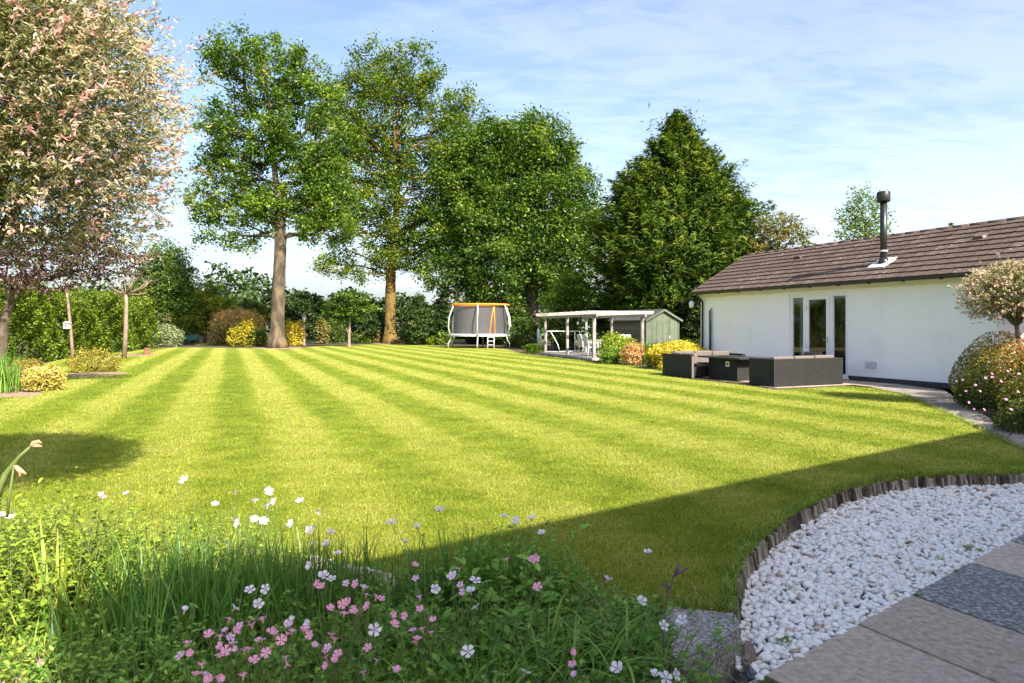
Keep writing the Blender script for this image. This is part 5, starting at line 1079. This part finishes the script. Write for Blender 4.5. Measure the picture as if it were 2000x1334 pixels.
bl = MB()
for k in range(5): a = k*2*pi/5; bl.add([(0, 0, 0), (.018*cos(a-.5), .018*sin(a-.5), .006), (.026*cos(a), .026*sin(a), .004), (.018*cos(a+.5), .018*sin(a+.5), .006)], [(0, 1, 2, 3)])
blm = bl.mesh('flower', MT['petal_mauve2'])
for (x, y, Y) in [(1855, 770, 12.6), (1848, 778, 12.5), (1865, 786, 12.2), (1875, 772, 12.2), (1892, 786, 11.3), (1880, 742, 12.2), (1868, 745, 12.4), (1914, 764, 11), (1902, 799, 11.0), (1922, 800, 10.6), (1925, 738, 10.8), (1937, 730, 10.7), (1938, 737, 10.7), (1968, 725, 10.2), (1965, 780, 9.8), (1988, 765, 9.6), (1955, 745, 10.2), (1860, 755, 12.6), (1886, 764, 11.8), (1905, 752, 11.4), (1990, 730, 9.8), (1975, 800, 9.4)]:
    q = Vector(D(x, y, Y-.15))-bb.location; obj('flower', blm, bb, q, (random.uniform(.5, 1.3), random.uniform(-.3, .3), random.uniform(-.5, .5)))
# ---------------------------------------------------------------- pruned trunks, birdhouse, lamp post and other small things
def pollard(label, base, Y, pts, r, tips, mat=MT['bark_pale'], leafy=0):
    t = thing('pruned_tree', label, 'tree', (base[0], base[1], 0), 0, 'hard pruned young trees on the left'); W = lambda x, y, dy=0: tuple(np.array(D(x, y, Y))-np.array([base[0], base[1]-dy, 0]))
    P = [W(*p) for p in pts]; P[0] = (P[0][0], P[0][1], -.03)
    MB().tube(P, [r*(1.25-.55*i/(len(P)-1)) for i in range(len(P))], 10).build('trunk', mat, t)
    e = np.array(P[-1]); 
    for (x, y) in tips:
        q = np.array(W(x, y, random.uniform(-1, 1)*.5)); m_ = e*.5+q*.5+np.array([(q[0]-e[0])*.15, 0, -.04]); mb = MB().tube([tuple(e), tuple(m_), tuple(q)], [r*.42, r*.3, r*.13], 6)
        for k in range(4):
            f = .35+.18*k; s_ = m_*(1-f)+q*f if f < 1 else q; mb.tube([tuple(s_), tuple(s_+np.array([random.uniform(-.35, .35), random.uniform(-.3, .3), random.uniform(.1, .4)]))], [r*.12, r*.05], 4)
        mb.build('branch', mat, t)
    if leafy:
        n = leafy; P = np.array([W(*tips[i % len(tips)], 0) for i in range(n)])+rng.normal(0, .25, (n, 3)); V, F = leaves(P, .09, .5, .2); obj('leaf_buds', mesh_np('leaf_buds', V, F, L['purple'], attr=np.repeat(rng.random(n), 2)), t)['kind'] = 'stuff'
    return t
Y1 = 24.5; pollard('thin pruned trunk carrying a birdhouse on the left', ((144-1000)/FPX*Y1, Y1), Y1, [(144, 712), (139, 650), (133, 590), (130, 560)], .050, [(128, 520), (158, 560), (116, 555), (140, 535)], leafy=120)
Y2 = 31.5; pollard('pale trunk with fan of bare pruned branches on the left', ((243-1000)/FPX*Y2, Y2), Y2, [(243, 694), (246, 640), (247, 590), (246, 575)], .088, [(222, 556), (232, 542), (243, 533), (256, 531), (270, 537), (284, 545), (297, 553), (306, 548), (224, 582), (290, 572), (262, 548), (236, 560)], leafy=260)
mulch = struct('mulch_ring', [(G(246, 694)[0]+cos(a)*(1.1 if cos(a) < 0 else 1.5), G(246, 694)[1]+sin(a)*1.3) for a in np.linspace(0, 2*pi, 20)[:-1]], -.02, .02, MT['mulch'])
struct('trunk_soil', [(b1[0]+cos(a)*1.7, b1[1]+sin(a)*1.6) for a in np.linspace(0, 2*pi, 20)[:-1]], -.02, .02, MT['mulch'])
struct('trunk_soil', [(b2[0]+cos(a)*1.7, b2[1]+sin(a)*1.2) for a in np.linspace(0, 2*pi, 20)[:-1]], -.02, .02, MT['mulch'])
struct('shrub_soil', [(G(185, 731)[0]+cos(a)*.9, G(185, 731)[1]+sin(a)*.9) for a in np.linspace(0, 2*pi, 16)[:-1]], -.02, .012, MT['mulch'])
rough_block('log_pile_stone', 'small rusty brown stump beside the bare pruned tree', 'stump', [G(282, 694)[:2], G(293, 694)[:2], G(293, 688)[:2], G(282, 688)[:2]], 0, .26, MT['bark_red'], .02, 4)
bh = thing('birdhouse', 'small white birdhouse fixed to the thin left trunk', 'birdhouse', D(131, 641, Y1-.15)); 
MB().box(-.085, .085, -.08, .08, -.02, .17).build('box', MT['sling'], bh); MB().add([(-.11, -.11, .17), (.11, -.11, .17), (.11, .10, .17), (-.11, .10, .17), (0, -.11, .25), (0, .10, .25)], [(0, 1, 4), (3, 5, 2), (0, 4, 5, 3), (1, 2, 5, 4)]).build('roof', MT['metal'], bh)
MB().tube([(0, -.081, .09), (0, -.084, .09)], .028, 10).build('entrance_hole', MT['black'], bh)
# lamp post
lp = G(594, 675); lt = thing('lamp_post', 'slim brown garden lamp post right of the lichened trunk', 'lamp post', lp)
MB().tube([(0, 0, 0), (0, 0, .12), (0, 0, .15), (0, 0, .9), (0, 0, .95), (0, 0, 1.75)], [.14, .12, .07, .06, .09, .045], 10).build('post', MT['lamp_metal'], lt)
MB().tube([(0, 0, 1.75), (0, 0, 1.8), (0, 0, 2.2)], [.05, .10, .19], 6).build('lantern', MT['metal'], lt)
MB().tube([(0, 0, 2.205), (0, 0, 2.25), (0, 0, 2.4), (0, 0, 2.46), (0, 0, 2.6)], [.23, .21, .08, .05, .02], 6).build('lantern_cap', MT['lamp_metal'], lt)
# pickets left of the trunk
pf = thing('picket_fence', 'short piece of old picket fence left of the lichened trunk', 'fence', G(514, 675)); 
for i in range(7):
    x = -.75+i*.27; MB().box(x, x+.11, 0, .03, 0, 1.0+random.uniform(-.1, .12)).build('picket', MT['fence_pale'], pf)
box('rail', MT['fence_pale'], pf, -.8, 1.0, .032, .07, .35, .43)
# turquoise barrow beyond the round shrub
wb = thing('wheelbarrow', 'turquoise wheelbarrow among soil at the far left', 'wheelbarrow', G(378, 672))
MB().add([(-.35, -.3, .35), (.35, -.3, .35), (.35, .3, .35), (-.35, .3, .35), (-.65, -.42, .72), (.6, -.42, .72), (.6, .42, .72), (-.65, .42, .72)], [(0, 3, 2, 1), (0, 1, 5, 4), (1, 2, 6, 5), (2, 3, 7, 6), (3, 0, 4, 7)]).build('tray', MT['teal'], wb)
MB().tube([(-.6, -.06, .22), (-.6, .06, .22)], .22, 14).build('wheel', MT['black'], wb); MB().tube([(-.6, -.12, .22), (0, -.25, .34), (1.0, -.3, .62)], .02, 6).tube([(-.6, .12, .22), (0, .25, .34), (1.0, .3, .62)], .02, 6).build('handles', MT['lamp_metal'], wb)
MB().tube([(.3, -.25, .34), (.38, -.25, 0)], .02, 6).tube([(.3, .25, .34), (.38, .25, 0)], .02, 6).build('leg', MT['lamp_metal'], wb)
rough_block('soil_heap', 'reddish brown heap behind the turquoise wheelbarrow', 'heap', [(G(392, 668)[0]+cos(a)*1.5, G(392, 668)[1]+sin(a)*.8) for a in np.linspace(0, 2*pi, 10)[:-1]], 0, .9, MT['mulch'], .15, 4)
# brick pillar and gate by the yellow trunk
bp = thing('brick_pillar', 'yellowed brick gate pillar behind the yellow trunk', 'pillar', G(793, 668)); bm_ = MB().box(-.105, .105, -.05, .05, 0, .075).mesh('brick', MT['brick'])
for r in range(19):
    for k in range(3):
        obj('brick', bm_, bp, (-.23+k*.23+(.0 if r % 2 else .0), random.uniform(-.006, .006), r*.088))
box('core', MT['mulch'], bp, -.32, .32, -.03, .55, 0, 1.66); box('coping', MT['stone_pale'], bp, -.42, .42, -.12, .62, 1.67, 1.76)
gt = thing('garden_gate', 'dark timber gate panels between pillar and yellow trunk', 'gate', G(765, 668))
for i in range(8): MB().box(-1.4+i*.25, -1.4+i*.25+.16, .3, .34, .1, 1.45).build('slat', MT['fence_pale'], gt)
box('rail', MT['fence_pale'], gt, -1.45, .65, .345, .40, 1.25, 1.36)
# teal post by pergola
tpz = G(1051, 688); tpo = MB().tube([(0, 0, 0), (0, 0, 1.3), (0, 0, 1.34)], [.09, .085, .05], 10).build('teal_post', MT['tealpost'], None, loc=tpz); tag(tpo, 'dark teal round post left of the pergola', 'post')

# ---------------------------------------------------------------- flower bed in the foreground
def strap_clump(name, label, cx, cy, sx_, sy_, n, h0_, h1_, w, lean, mat, tone0=.0, tone1=1, seg=5, droop=.4, cat='plant', z=-.03):
    t = thing(name, label, cat, (cx, cy, z)); P = np.concatenate([rng.normal(0, 1, (n, 2))*np.array([sx_, sy_]), np.zeros((n, 1))], 1)
    V, F, sg = blades(P, rng.uniform(h0_, h1_, n), w*rng.uniform(.6, 1.3, n), rng.uniform(lean[0], lean[1], n), seg, droop=droop)
    obj('foliage', mesh_np('foliage', V, F, mat, True, attr=np.repeat(rng.uniform(tone0, tone1, n), sg)), t); return t
strap_clump('grass_clump', 'dense dark green grassy clump at the left centre of the bed', -1.42, 3.05, .26, .22, 900, .30, .62, .0085, (.05, .55), L['strap'], 0, .75)
strap_clump('grass_clump', 'dark green upright grass in front of white flowers, centre left', -1.02, 3.22, .24, .16, 700, .28, .52, .007, (.04, .4), L['strap'], 0, .7)
strap_clump('grass_clump', 'upright dark reed like stems at the centre of the bed', -.22, 3.45, .18, .12, 330, .28, .54, .006, (.03, .28), L['strap'], 0, .6)
strap_clump('grass_clump', 'thin sparse stems before the pale edging stones', -.62, 3.45, .15, .10, 90, .15, .36, .005, (.05, .4), L['strap'], 0, .6)
strap_clump('daylily', 'arching strap leaved clump low at the centre right', .18, 2.72, .17, .13, 170, .30, .52, .015, (.35, 1.15), L['strap'], .2, .9, 7, .75)
strap_clump('daylily', 'arching strap leaves low right of the pink flowers', -.12, 2.50, .16, .12, 140, .25, .46, .013, (.3, 1.1), L['strap'], .2, 1, 7, .75)
strap_clump('daylily', 'arching strap leaves around the middle of the bed', -.50, 2.75, .22, .16, 200, .24, .44, .010, (.3, 1.0), L['strap'], .1, .8, 6, .7)
strap_clump('iris', 'yellowing iris fan standing in the sunlit left of the bed', -2.10, 3.12, .05, .05, 16, .40, .62, .026, (.02, .42), L['strap_y'], .1, 1, 6, .2)
strap_clump('grass_clump', 'sunlit light green grass behind the yellowing iris', -2.15, 3.55, .36, .28, 500, .20, .46, .008, (.1, .6), L['herb_warm'], .2, 1)
strap_clump('grass_clump', 'sunlit feathery grass at the lawn edge behind the dark clump', -1.45, 3.65, .36, .12, 420, .22, .48, .0055, (.1, .5), L['herb_warm'], .3, 1)
strap_clump('grass_clump', 'bright soft grass at the bottom left corner', -2.0, 2.60, .30, .20, 1500, .14, .30, .006, (.3, 1.0), L['herb_warm'], .2, 1, 5, .6)
strap_clump('dry_grass', 'thin straw coloured grass stems leaning over the right of the bed', .25, 2.85, .30, .25, 110, .22, .42, .0035, (.3, 1.1), L['straw'], 0, 1, 5, .5)
strap_clump('dry_grass', 'thin straw coloured stems beside the sunlit white geraniums', -1.35, 3.62, .35, .08, 90, .30, .50, .0035, (.1, .7), L['straw'], 0, 1, 5, .3)
strap_clump('dry_grass', 'thin dry stems at the lawn edge right of centre', .40, 3.52, .28, .08, 160, .06, .2, .0035, (.3, 1.1), L['straw'], 0, 1, 4, .5)
strap_clump('dry_grass', 'thin dry stems in the middle of the pink geraniums', -.75, 2.6, .35, .2, 70, .2, .38, .003, (.2, .9), L['straw'], 0, 1, 5, .5)
# leafy plants: stems with pairs of leaves
def leafy(name, label, cx, cy, sx_, sy_, stems, h0_, h1_, leafs, tmpl, mat, per=9, tone=(.1, .9), z=-.03, group=None, spread=.35, cat='plant'):
    t = thing(name, label, cat, (cx, cy, z), 0, group); B = np.concatenate([rng.normal(0, 1, (stems, 2))*np.array([sx_, sy_]), np.zeros((stems, 1))], 1); H = rng.uniform(h0_, h1_, stems)
    lean = rng.normal(0, spread, (stems, 2)); ci = np.repeat(np.arange(stems), per); u_ = .25+.75*rng.random(len(ci))
    P = B[ci].copy(); P[:, :2] += lean[ci]*(H[ci]*u_**1.5)[:, None]; P[:, 2] = H[ci]*u_
    a = rng.random(len(ci))*2*pi; A_ = np.stack([np.cos(a), np.sin(a), .35-.5*(1-u_)+rng.normal(0, .2, len(ci))], 1); Nn = np.stack([-.35*np.cos(a), -.35*np.sin(a), np.ones(len(ci))], 1)+rng.normal(0, .3, (len(ci), 3))
    V, F = template(tmpl[0], tmpl[1], P, A_, Nn, leafs*(1.15-.5*u_)*rng.uniform(.7, 1.3, len(ci)))
    k = len(tmpl[1]); tn = np.clip(tone[0]+(tone[1]-tone[0])*(.35*u_+.65*rng.random(len(ci))), 0, 1)
    obj('foliage', mesh_np('foliage', V, F, mat, False, attr=np.repeat(tn, k)), t)
    mb = MB()
    for i in range(0, stems, max(1, stems//120)):
        l_ = lean[i]*H[i]; b = B[i]; mb.tube([tuple(b), (b[0]+l_[0]*.35, b[1]+l_[1]*.35, H[i]*.5), (b[0]+l_[0], b[1]+l_[1], H[i])], [.0028, .0022, .0012], 4, False)
    mb.build('stem', MT['stem'], t)['kind'] = 'stuff'; return t
leafy('mint_plant', 'leafy mint like plant at the bottom left, half in shade', -1.42, 2.42, .20, .14, 150, .20, .40, .034, OVATE, L['herb'], 22, (.1, .95))
leafy('mint_plant', 'leafy yellow green plant at the bottom edge left', -1.72, 2.48, .16, .12, 100, .16, .34, .034, OVATE, L['herb_warm'], 20, (.2, .95))
GG = 'low foliage filling the bed'
for i, (x, y, sx_, sy_, st, a, b, lf_, m_, tm_, lab) in enumerate([
    (-2.3, 3.35, .27, .25, 300, .3, .56, .048, 'herb_warm', OVATE, 'sunlit leafy perennials at the far left of the bed'),
    (-2.65, 3.6, .28, .2, 260, .34, .60, .055, 'herb_warm', OVATE, 'sunlit leafy plants at the left frame edge'),
    (-1.9, 3.8, .36, .18, 320, .24, .46, .035, 'herb_warm', OVATE, 'sunlit small leaved plants along the lawn edge at left'),
    (-2.35, 2.9, .22, .2, 240, .16, .34, .04, 'herb_warm', OVATE, 'sunlit yellow green leaves low at the left'),
    (-2.0, 2.55, .2, .2, 150, .1, .24, .035, 'herb_warm', OVATE, 'sunlit low leaves in the bottom left corner'),
    (-1.0, 2.75, .35, .22, 420, .12, .30, .036, 'herb', PALM, 'cut leaved geranium foliage under the pink flowers'),
    (-.45, 2.95, .32, .22, 380, .12, .30, .036, 'herb', PALM, 'cut leaved foliage in the centre of the bed'),
    (.1, 3.0, .3, .2, 340, .10, .28, .038, 'herb', PALM, 'cut leaved foliage right of centre in the bed'),
    (.42, 2.92, .14, .2, 240, .08, .20, .036, 'herb', PALM, 'cut leaved foliage spilling towards the concrete block'),
    (.35, 3.4, .22, .12, 180, .06, .14, .03, 'herb', PALM, 'thin low foliage at the lawn edge right of centre'),
    (-.85, 2.35, .35, .14, 360, .12, .30, .034, 'herb', PALM, 'cut leaved foliage along the bottom edge left of centre'),
    (-.1, 2.35, .35, .14, 360, .10, .26, .034, 'herb', PALM, 'cut leaved foliage along the bottom edge at centre'),
    (.32, 2.42, .14, .15, 240, .08, .2, .034, 'herb', PALM, 'cut leaved foliage along the bottom edge right'),
    (-1.0, 3.2, .3, .12, 260, .16, .34, .03, 'herb', PALM, 'fine dark foliage between grass clumps')]):
    leafy('foliage_plant', lab, x, y, sx_, sy_, st, a, b, lf_, tm_, L[m_], 9, group=GG)
leafy('broad_leaf_plant', 'broad leaved plant standing among the reeds at centre', -.02, 3.22, .12, .07, 22, .30, .46, .085, OVATE, L['herb'], 7, (.3, .8))
leafy('broad_leaf_plant', 'broad ribbed leaves low left of the arching strap leaves', -.10, 2.72, .10, .08, 16, .22, .34, .085, OVATE, L['herb'], 6, (.2, .7))
leafy('leafy_clump', 'leafy green clump behind the reeds at centre of bed', .02, 3.5, .17, .06, 130, .24, .44, .042, OVATE, L['herb'], 16, (.1, .8))
leafy('leafy_clump', 'leafy green clump between reeds and pale edging stones', -.42, 3.42, .10, .07, 70, .16, .34, .036, OVATE, L['herb'], 14, (.1, .8))
leafy('spurge_plant', 'upright yellow green sprig above the left foliage', -2.45, 3.62, .07, .05, 14, .42, .58, .035, OVATE, L['herb_warm'], 22, (.5, 1))
# ground cover litter
o = None; Ls_ = Leafset(); n = 9000; X = rng.uniform(-3.4, 1.1, n); Yy = rng.uniform(1.9, 4.3, n); kk = inpoly(X, Yy, [(-4.2, 4.9), (-2.9, 3.75), G(420,1045)[:2], G(640,1110)[:2], G(950,1160)[:2], G(1270,1205)[:2], (.60, 2.9), (.55, 2.2), (-3.5, 1.9)]); P = np.stack([X[kk], Yy[kk], rng.uniform(-.02, .10, kk.sum())], 1)
V, F = template(PALM[0], PALM[1], P, rdir(len(P))*np.array([1, 1, .2]), rdir(len(P))*.4+np.array([0, 0, 1.]), .035*rng.uniform(.6, 1.4, len(P))); Ls_.add(V, F, rng.random(len(P)))
o = Ls_.build('ground_cover', L['herb']); tag(o, 'low green ground cover leaves between the flowers', 'ground cover', kind='stuff')
# geranium flowers
def petal_mesh(s, mat, notch=.06):
    v = [(0, 0, 0), (.35, .16, .03), (.35, -.16, .03), (.7, .36, .05), (.7, 0, .10), (.7, -.36, .05), (.96, .22, .02), (1-notch, 0, .07), (.96, -.22, .02), (.35, 0, .0)]
    f = [(0, 9, 1), (0, 2, 9), (1, 9, 4), (1, 4, 3), (9, 2, 4), (2, 5, 4), (3, 4, 6), (4, 7, 6), (4, 8, 7), (4, 5, 8)]
    return mesh_np('petal', np.array(v)*s, np.array(f), mat, True)
PW = petal_mesh(.025, MT['petal_white']); PP = petal_mesh(.0185, MT['petal_pink'], .14); PM = petal_mesh(.0165, MT['petal_mauve'], .14)
eye = MB().tube([(0, 0, -.012), (0, 0, -.004), (0, 0, .003)], [.0012, .004, .002], 6).mesh('flower', MT['flower_eye'])
def flowers(name, label, cat, pts, kind, group):
    """pts: (px, py, distance, openness) of each bloom"""
    c = np.mean([D(p[0], p[1], p[2]) for p in pts], axis=0); t = thing(name, label, cat, (c[0], c[1]+.03, -.03), 0, group); st = MB()
    for p in pts:
        q = Vector(D(*p[:3]))-t.location; cup = p[3] if len(p) > 3 else random.uniform(.1, .6)
        tiltx = random.uniform(.2, 1.2) if random.random() < .6 else random.uniform(-.9, .3); rz = random.uniform(-.9, .9)
        fo = obj('flower', eye, t, q, (tiltx, 0, rz)); s_ = random.uniform(.85, 1.15); fo.scale = (s_, s_, s_); pm_ = PW if kind == 'w' else (PM if random.random() < .25 else PP)
        for k in range(5): 
            po = obj('petal', pm_, fo, (0, 0, 0)); po.rotation_euler = (Matrix.Rotation(k*2*pi/5+random.uniform(-.1, .1), 3, 'Z')@Matrix.Rotation(-cup+random.uniform(-.12, .12), 3, 'Y')).to_euler()
        b = Vector((q.x*.6+random.uniform(-.06, .06), q.y*.5+.05, 0.0)); st.tube([tuple(b), tuple(b.lerp(q, .55)+Vector((random.uniform(-.03, .03), .02, .02))), tuple(q-Vector((0, -.006, .012)))], [.0022, .0018, .0012], 5, False)
        if random.random() < .5:
            q2 = b.lerp(q, .75)+Vector((random.uniform(-.05, .05), 0, .03)); st.tube([tuple(b.lerp(q, .5)), tuple(q2), tuple(q2+Vector((0, 0, .012)))], [.0014, .0012, .0035], 5, True)
    st.build('stem', MT['stem'], t)['kind'] = 'stuff'; return t
GW = 'white geraniums in the bed'; GK = 'pink geraniums in the bed'
flowers('white_geranium', 'white geranium group in sunlight above the dark grass at left', 'flower', [(420, 985, 3.5), (460, 963, 3.5), (498, 980, 3.6), (524, 960, 3.6), (536, 980, 3.6), (522, 990, 3.5), (586, 980, 3.6), (622, 1003, 3.6), (458, 1015, 3.5), (466, 1022, 3.4), (497, 1015, 3.5), (515, 1018, 3.5), (568, 1022, 3.5), (605, 1035, 3.5), (612, 1030, 3.5), (646, 1040, 3.5), (360, 938, 3.5)], 'w', GW)
flowers('white_geranium', 'white geranium group around the middle of the bed', 'flower', [(608, 1064, 3.0), (638, 1063, 3.0), (660, 1082, 3.0), (607, 1105, 2.9), (632, 1125, 2.8), (648, 1131, 2.7), (722, 1115, 2.9), (488, 1152, 2.7), (519, 1150, 2.7), (505, 1180, 2.7), (457, 1190, 2.6), (605, 1220, 2.5, .9), (568, 1215, 2.6), (710, 1150, 2.7)], 'w', GW)
flowers('white_geranium', 'white geranium group among the upright reeds at centre', 'flower', [(858, 995, 3.3, .2), (765, 1021, 3.3), (815, 1028, 3.4), (792, 1058, 3.3), (984, 1008, 3.4), (1005, 1015, 3.3, .2), (1008, 1022, 3.3), (1038, 1013, 3.4), (1058, 1042, 3.3)], 'w', GW)
flowers('white_geranium', 'white geranium group right of the pink mass at centre', 'flower', [(883, 1124, 2.7), (851, 1150, 2.6), (928, 1134, 2.6, .15), (920, 1157, 2.7), (930, 1187, 2.6), (914, 1273, 2.3, .2), (732, 1230, 2.5)], 'w', GW)
flowers('white_geranium', 'white geranium group leaning over the concrete block', 'flower', [(1265, 1080, 3.1), (1186, 1133, 3.0), (1252, 1175, 2.8), (1296, 1222, 2.55, .15), (1333, 1212, 2.6), (1280, 1318, 2.35), (1320, 1318, 2.35), (1206, 1306, 2.4), (1024, 1316, 2.4), (1300, 1325, 2.35)], 'w', GW)
flowers('white_geranium', 'single cup shaped white geranium before the dark grass', 'flower', [(360, 1195, 2.4, .95)], 'w', GW)
flowers('white_geranium', 'white flower pair at the left frame edge', 'flower', [(22, 1012, 3.3), (4, 1008, 3.3), (248, 965, 3.6)], 'w', GW)
pk = [(513, 1211), (448, 1210), (468, 1222), (487, 1214), (407, 1240), (430, 1245), (450, 1245), (461, 1230), (492, 1222), (431, 1262), (441, 1270), (462, 1268), (478, 1272), (430, 1280), (512, 1250), (536, 1238), (549, 1250), (505, 1252), (560, 1240), (570, 1235), (366, 1258), (370, 1275), (384, 1316), (400, 1318), (408, 1328), (425, 1322), (475, 1322), (430, 1327), (558, 1286), (560, 1300), (486, 1268), (395, 1300), (352, 1280), (440, 1232), (455, 1256), (496, 1290), (520, 1275)]
flowers('pink_geranium', 'dense mass of pink geraniums at the bottom left of centre', 'flower', [(x, y, 2.36-.0014*(y-1200)) for x, y in pk], 'p', GK)
pk = [(530, 1232), (615, 1260), (640, 1265), (660, 1278), (635, 1275), (596, 1230), (605, 1240), (562, 1222), (637, 1283), (652, 1290), (654, 1250), (645, 1188), (668, 1180), (690, 1190), (718, 1185), (716, 1162), (735, 1168), (744, 1170), (680, 1176), (672, 1200), (692, 1195), (648, 1240), (718, 1265), (736, 1290), (620, 1140), (628, 1146), (676, 1140), (694, 1140), (638, 1300)]
flowers('pink_geranium', 'looser pink geraniums right of the dense pink mass', 'flower', [(x, y, 2.45-.0014*(y-1200)) for x, y in pk], 'p', GK)
pk = [(811, 1103), (812, 1130), (820, 1168), (882, 1125), (897, 1112), (899, 1142), (903, 1156), (990, 1094), (1038, 1094), (1050, 1146), (846, 1212), (842, 1238), (815, 1250), (812, 1255), (806, 1230), (768, 1200), (790, 1203), (1117, 1274), (1118, 1300), (1122, 1318), (770, 1220), (775, 1310), (710, 1315), (1046, 1090), (820, 1190), (825, 1230)]
flowers('pink_geranium', 'scattered pink geraniums across the right half of bed', 'flower', [(x, y, 2.6-.0014*(y-1150)) for x, y in pk], 'p', GK)
flowers('pink_geranium', 'few mauve pink blooms in the bottom left corner', 'flower', [(82, 1296, 2.5), (32, 1330, 2.45), (14, 1325, 2.45), (198, 966, 3.6), (204, 972, 3.6), (5, 1340, 2.4)], 'p', GK)
# withered iris seedheads at the left edge
ir = thing('withered_iris', 'withered iris stalk with brown seed heads at the left edge', 'plant', (-1.78, 2.4, -.03)); W_ = lambda x, y, d_=2.25: tuple(Vector(D(x, y, d_))-ir.location)
MB().tube([W_(-30, 1100), W_(-14, 985), W_(12, 925), W_(40, 890), W_(60, 872)], [.007, .009, .010, .006, .004], 8).build('stalk', L['strap'] if False else MT['stem'], ir)
MB().tube([W_(58, 874), W_(66, 866), W_(76, 862), W_(82, 866)], [.003, .009, .006, .001], 7).tube([W_(62, 872), W_(72, 870), W_(83, 872)], [.004, .007, .001], 6).build('seed_head', MT['seedhead'], ir)
MB().tube([W_(24, 908), W_(32, 912), W_(40, 920), W_(52, 926)], [.003, .007, .009, .002], 7).tube([W_(34, 914), W_(40, 924), W_(38, 934)], [.004, .006, .002], 6).build('seed_head', MT['seedhead'], ir)
MB().tube([W_(14, 1010), W_(20, 960), W_(27, 912)], [.004, .004, .003], 6).build('stalk', MT['stem'], ir)
# purple budded stalk over the block
pb = thing('purple_stalk', 'dark stalk with purple buds rising over the concrete block', 'plant', (D(1296, 1215, 2.7)[0], 2.7, -.03)); W_ = lambda x, y, d_=2.7: tuple(Vector(D(x, y, d_))-pb.location)
MB().tube([(0, 0, 0), W_(1296, 1215), W_(1304, 1165), W_(1316, 1125)], [.003, .0025, .0022, .002], 6).build('stem', MT['purple_bud'], pb)
for a in ([(1314, 1130), (1322, 1112), (1329, 1098)], [(1316, 1126), (1330, 1116), (1345, 1108)], [(1308, 1148), (1300, 1142), (1292, 1140)]):
    MB().tube([W_(*p) for p in a], [.003, .006, .002], 6).build('bud', MT['purple_bud'], pb)
# weeds in the gravel
GWd = 'small weeds growing through the gravel'
for (x, y, s_, lab) in [(1530, 1256, .05, 'star shaped weed near the bottom corner of the gravel'), (1888, 1072, .04, 'green weed between gravel and paving near the dark slab'), (1914, 1078, .035, 'weed at the gravel edge right of the other near dark slab'), (1838, 1095, .03, 'small weed inside the gravel near the paving'), (1592, 1013, .028, 'weed against the log edging'), (1835, 948, .04, 'weed under the far log edging'), (1868, 1118, .028, 'weed in the joint at the dark slab corner'), (1722, 1125, .02, 'tiny weed in the middle of the gravel'), (1795, 1165, .025, 'tiny weed at the paving joint')]:
    q = G(x, y, ZG); t = thing('weed', lab, 'weed', q, 0, GWd); n = 12; a = rng.random(n)*2*pi
    V, F = template(OVATE[0], OVATE[1], np.zeros((n, 3))+np.array([0, 0, .008]), np.stack([np.cos(a), np.sin(a), rng.uniform(.2, .9, n)], 1), np.stack([-.4*np.cos(a), -.4*np.sin(a), np.ones(n)], 1), s_*rng.uniform(.6, 1.1, n)); obj('foliage', mesh_np('foliage', V, F, L['herb'], attr=np.repeat(rng.random(n), 8)), t)
lv = np.array([(-.012, 0, 0), (0, .006, .004), (.013, 0, .002), (0, -.006, .005)]); q = top[rng.integers(0, len(top), 60)]; nr = rng.normal(0, .3, (60, 3)); nr[:, 2] = 1
V, F = template(lv, [(0, 2, 1), (0, 3, 2)], np.concatenate([q, np.full((60, 1), ZG+.012)], 1), rdir(60), nr, rng.uniform(.5, 1.3, 60)); obj('leaf_litter', mesh_np('leaf_litter', V, F, MT['seedhead']), gb)['kind'] = 'stuff'
print('leaves', total, 'objects', len(bpy.data.objects))
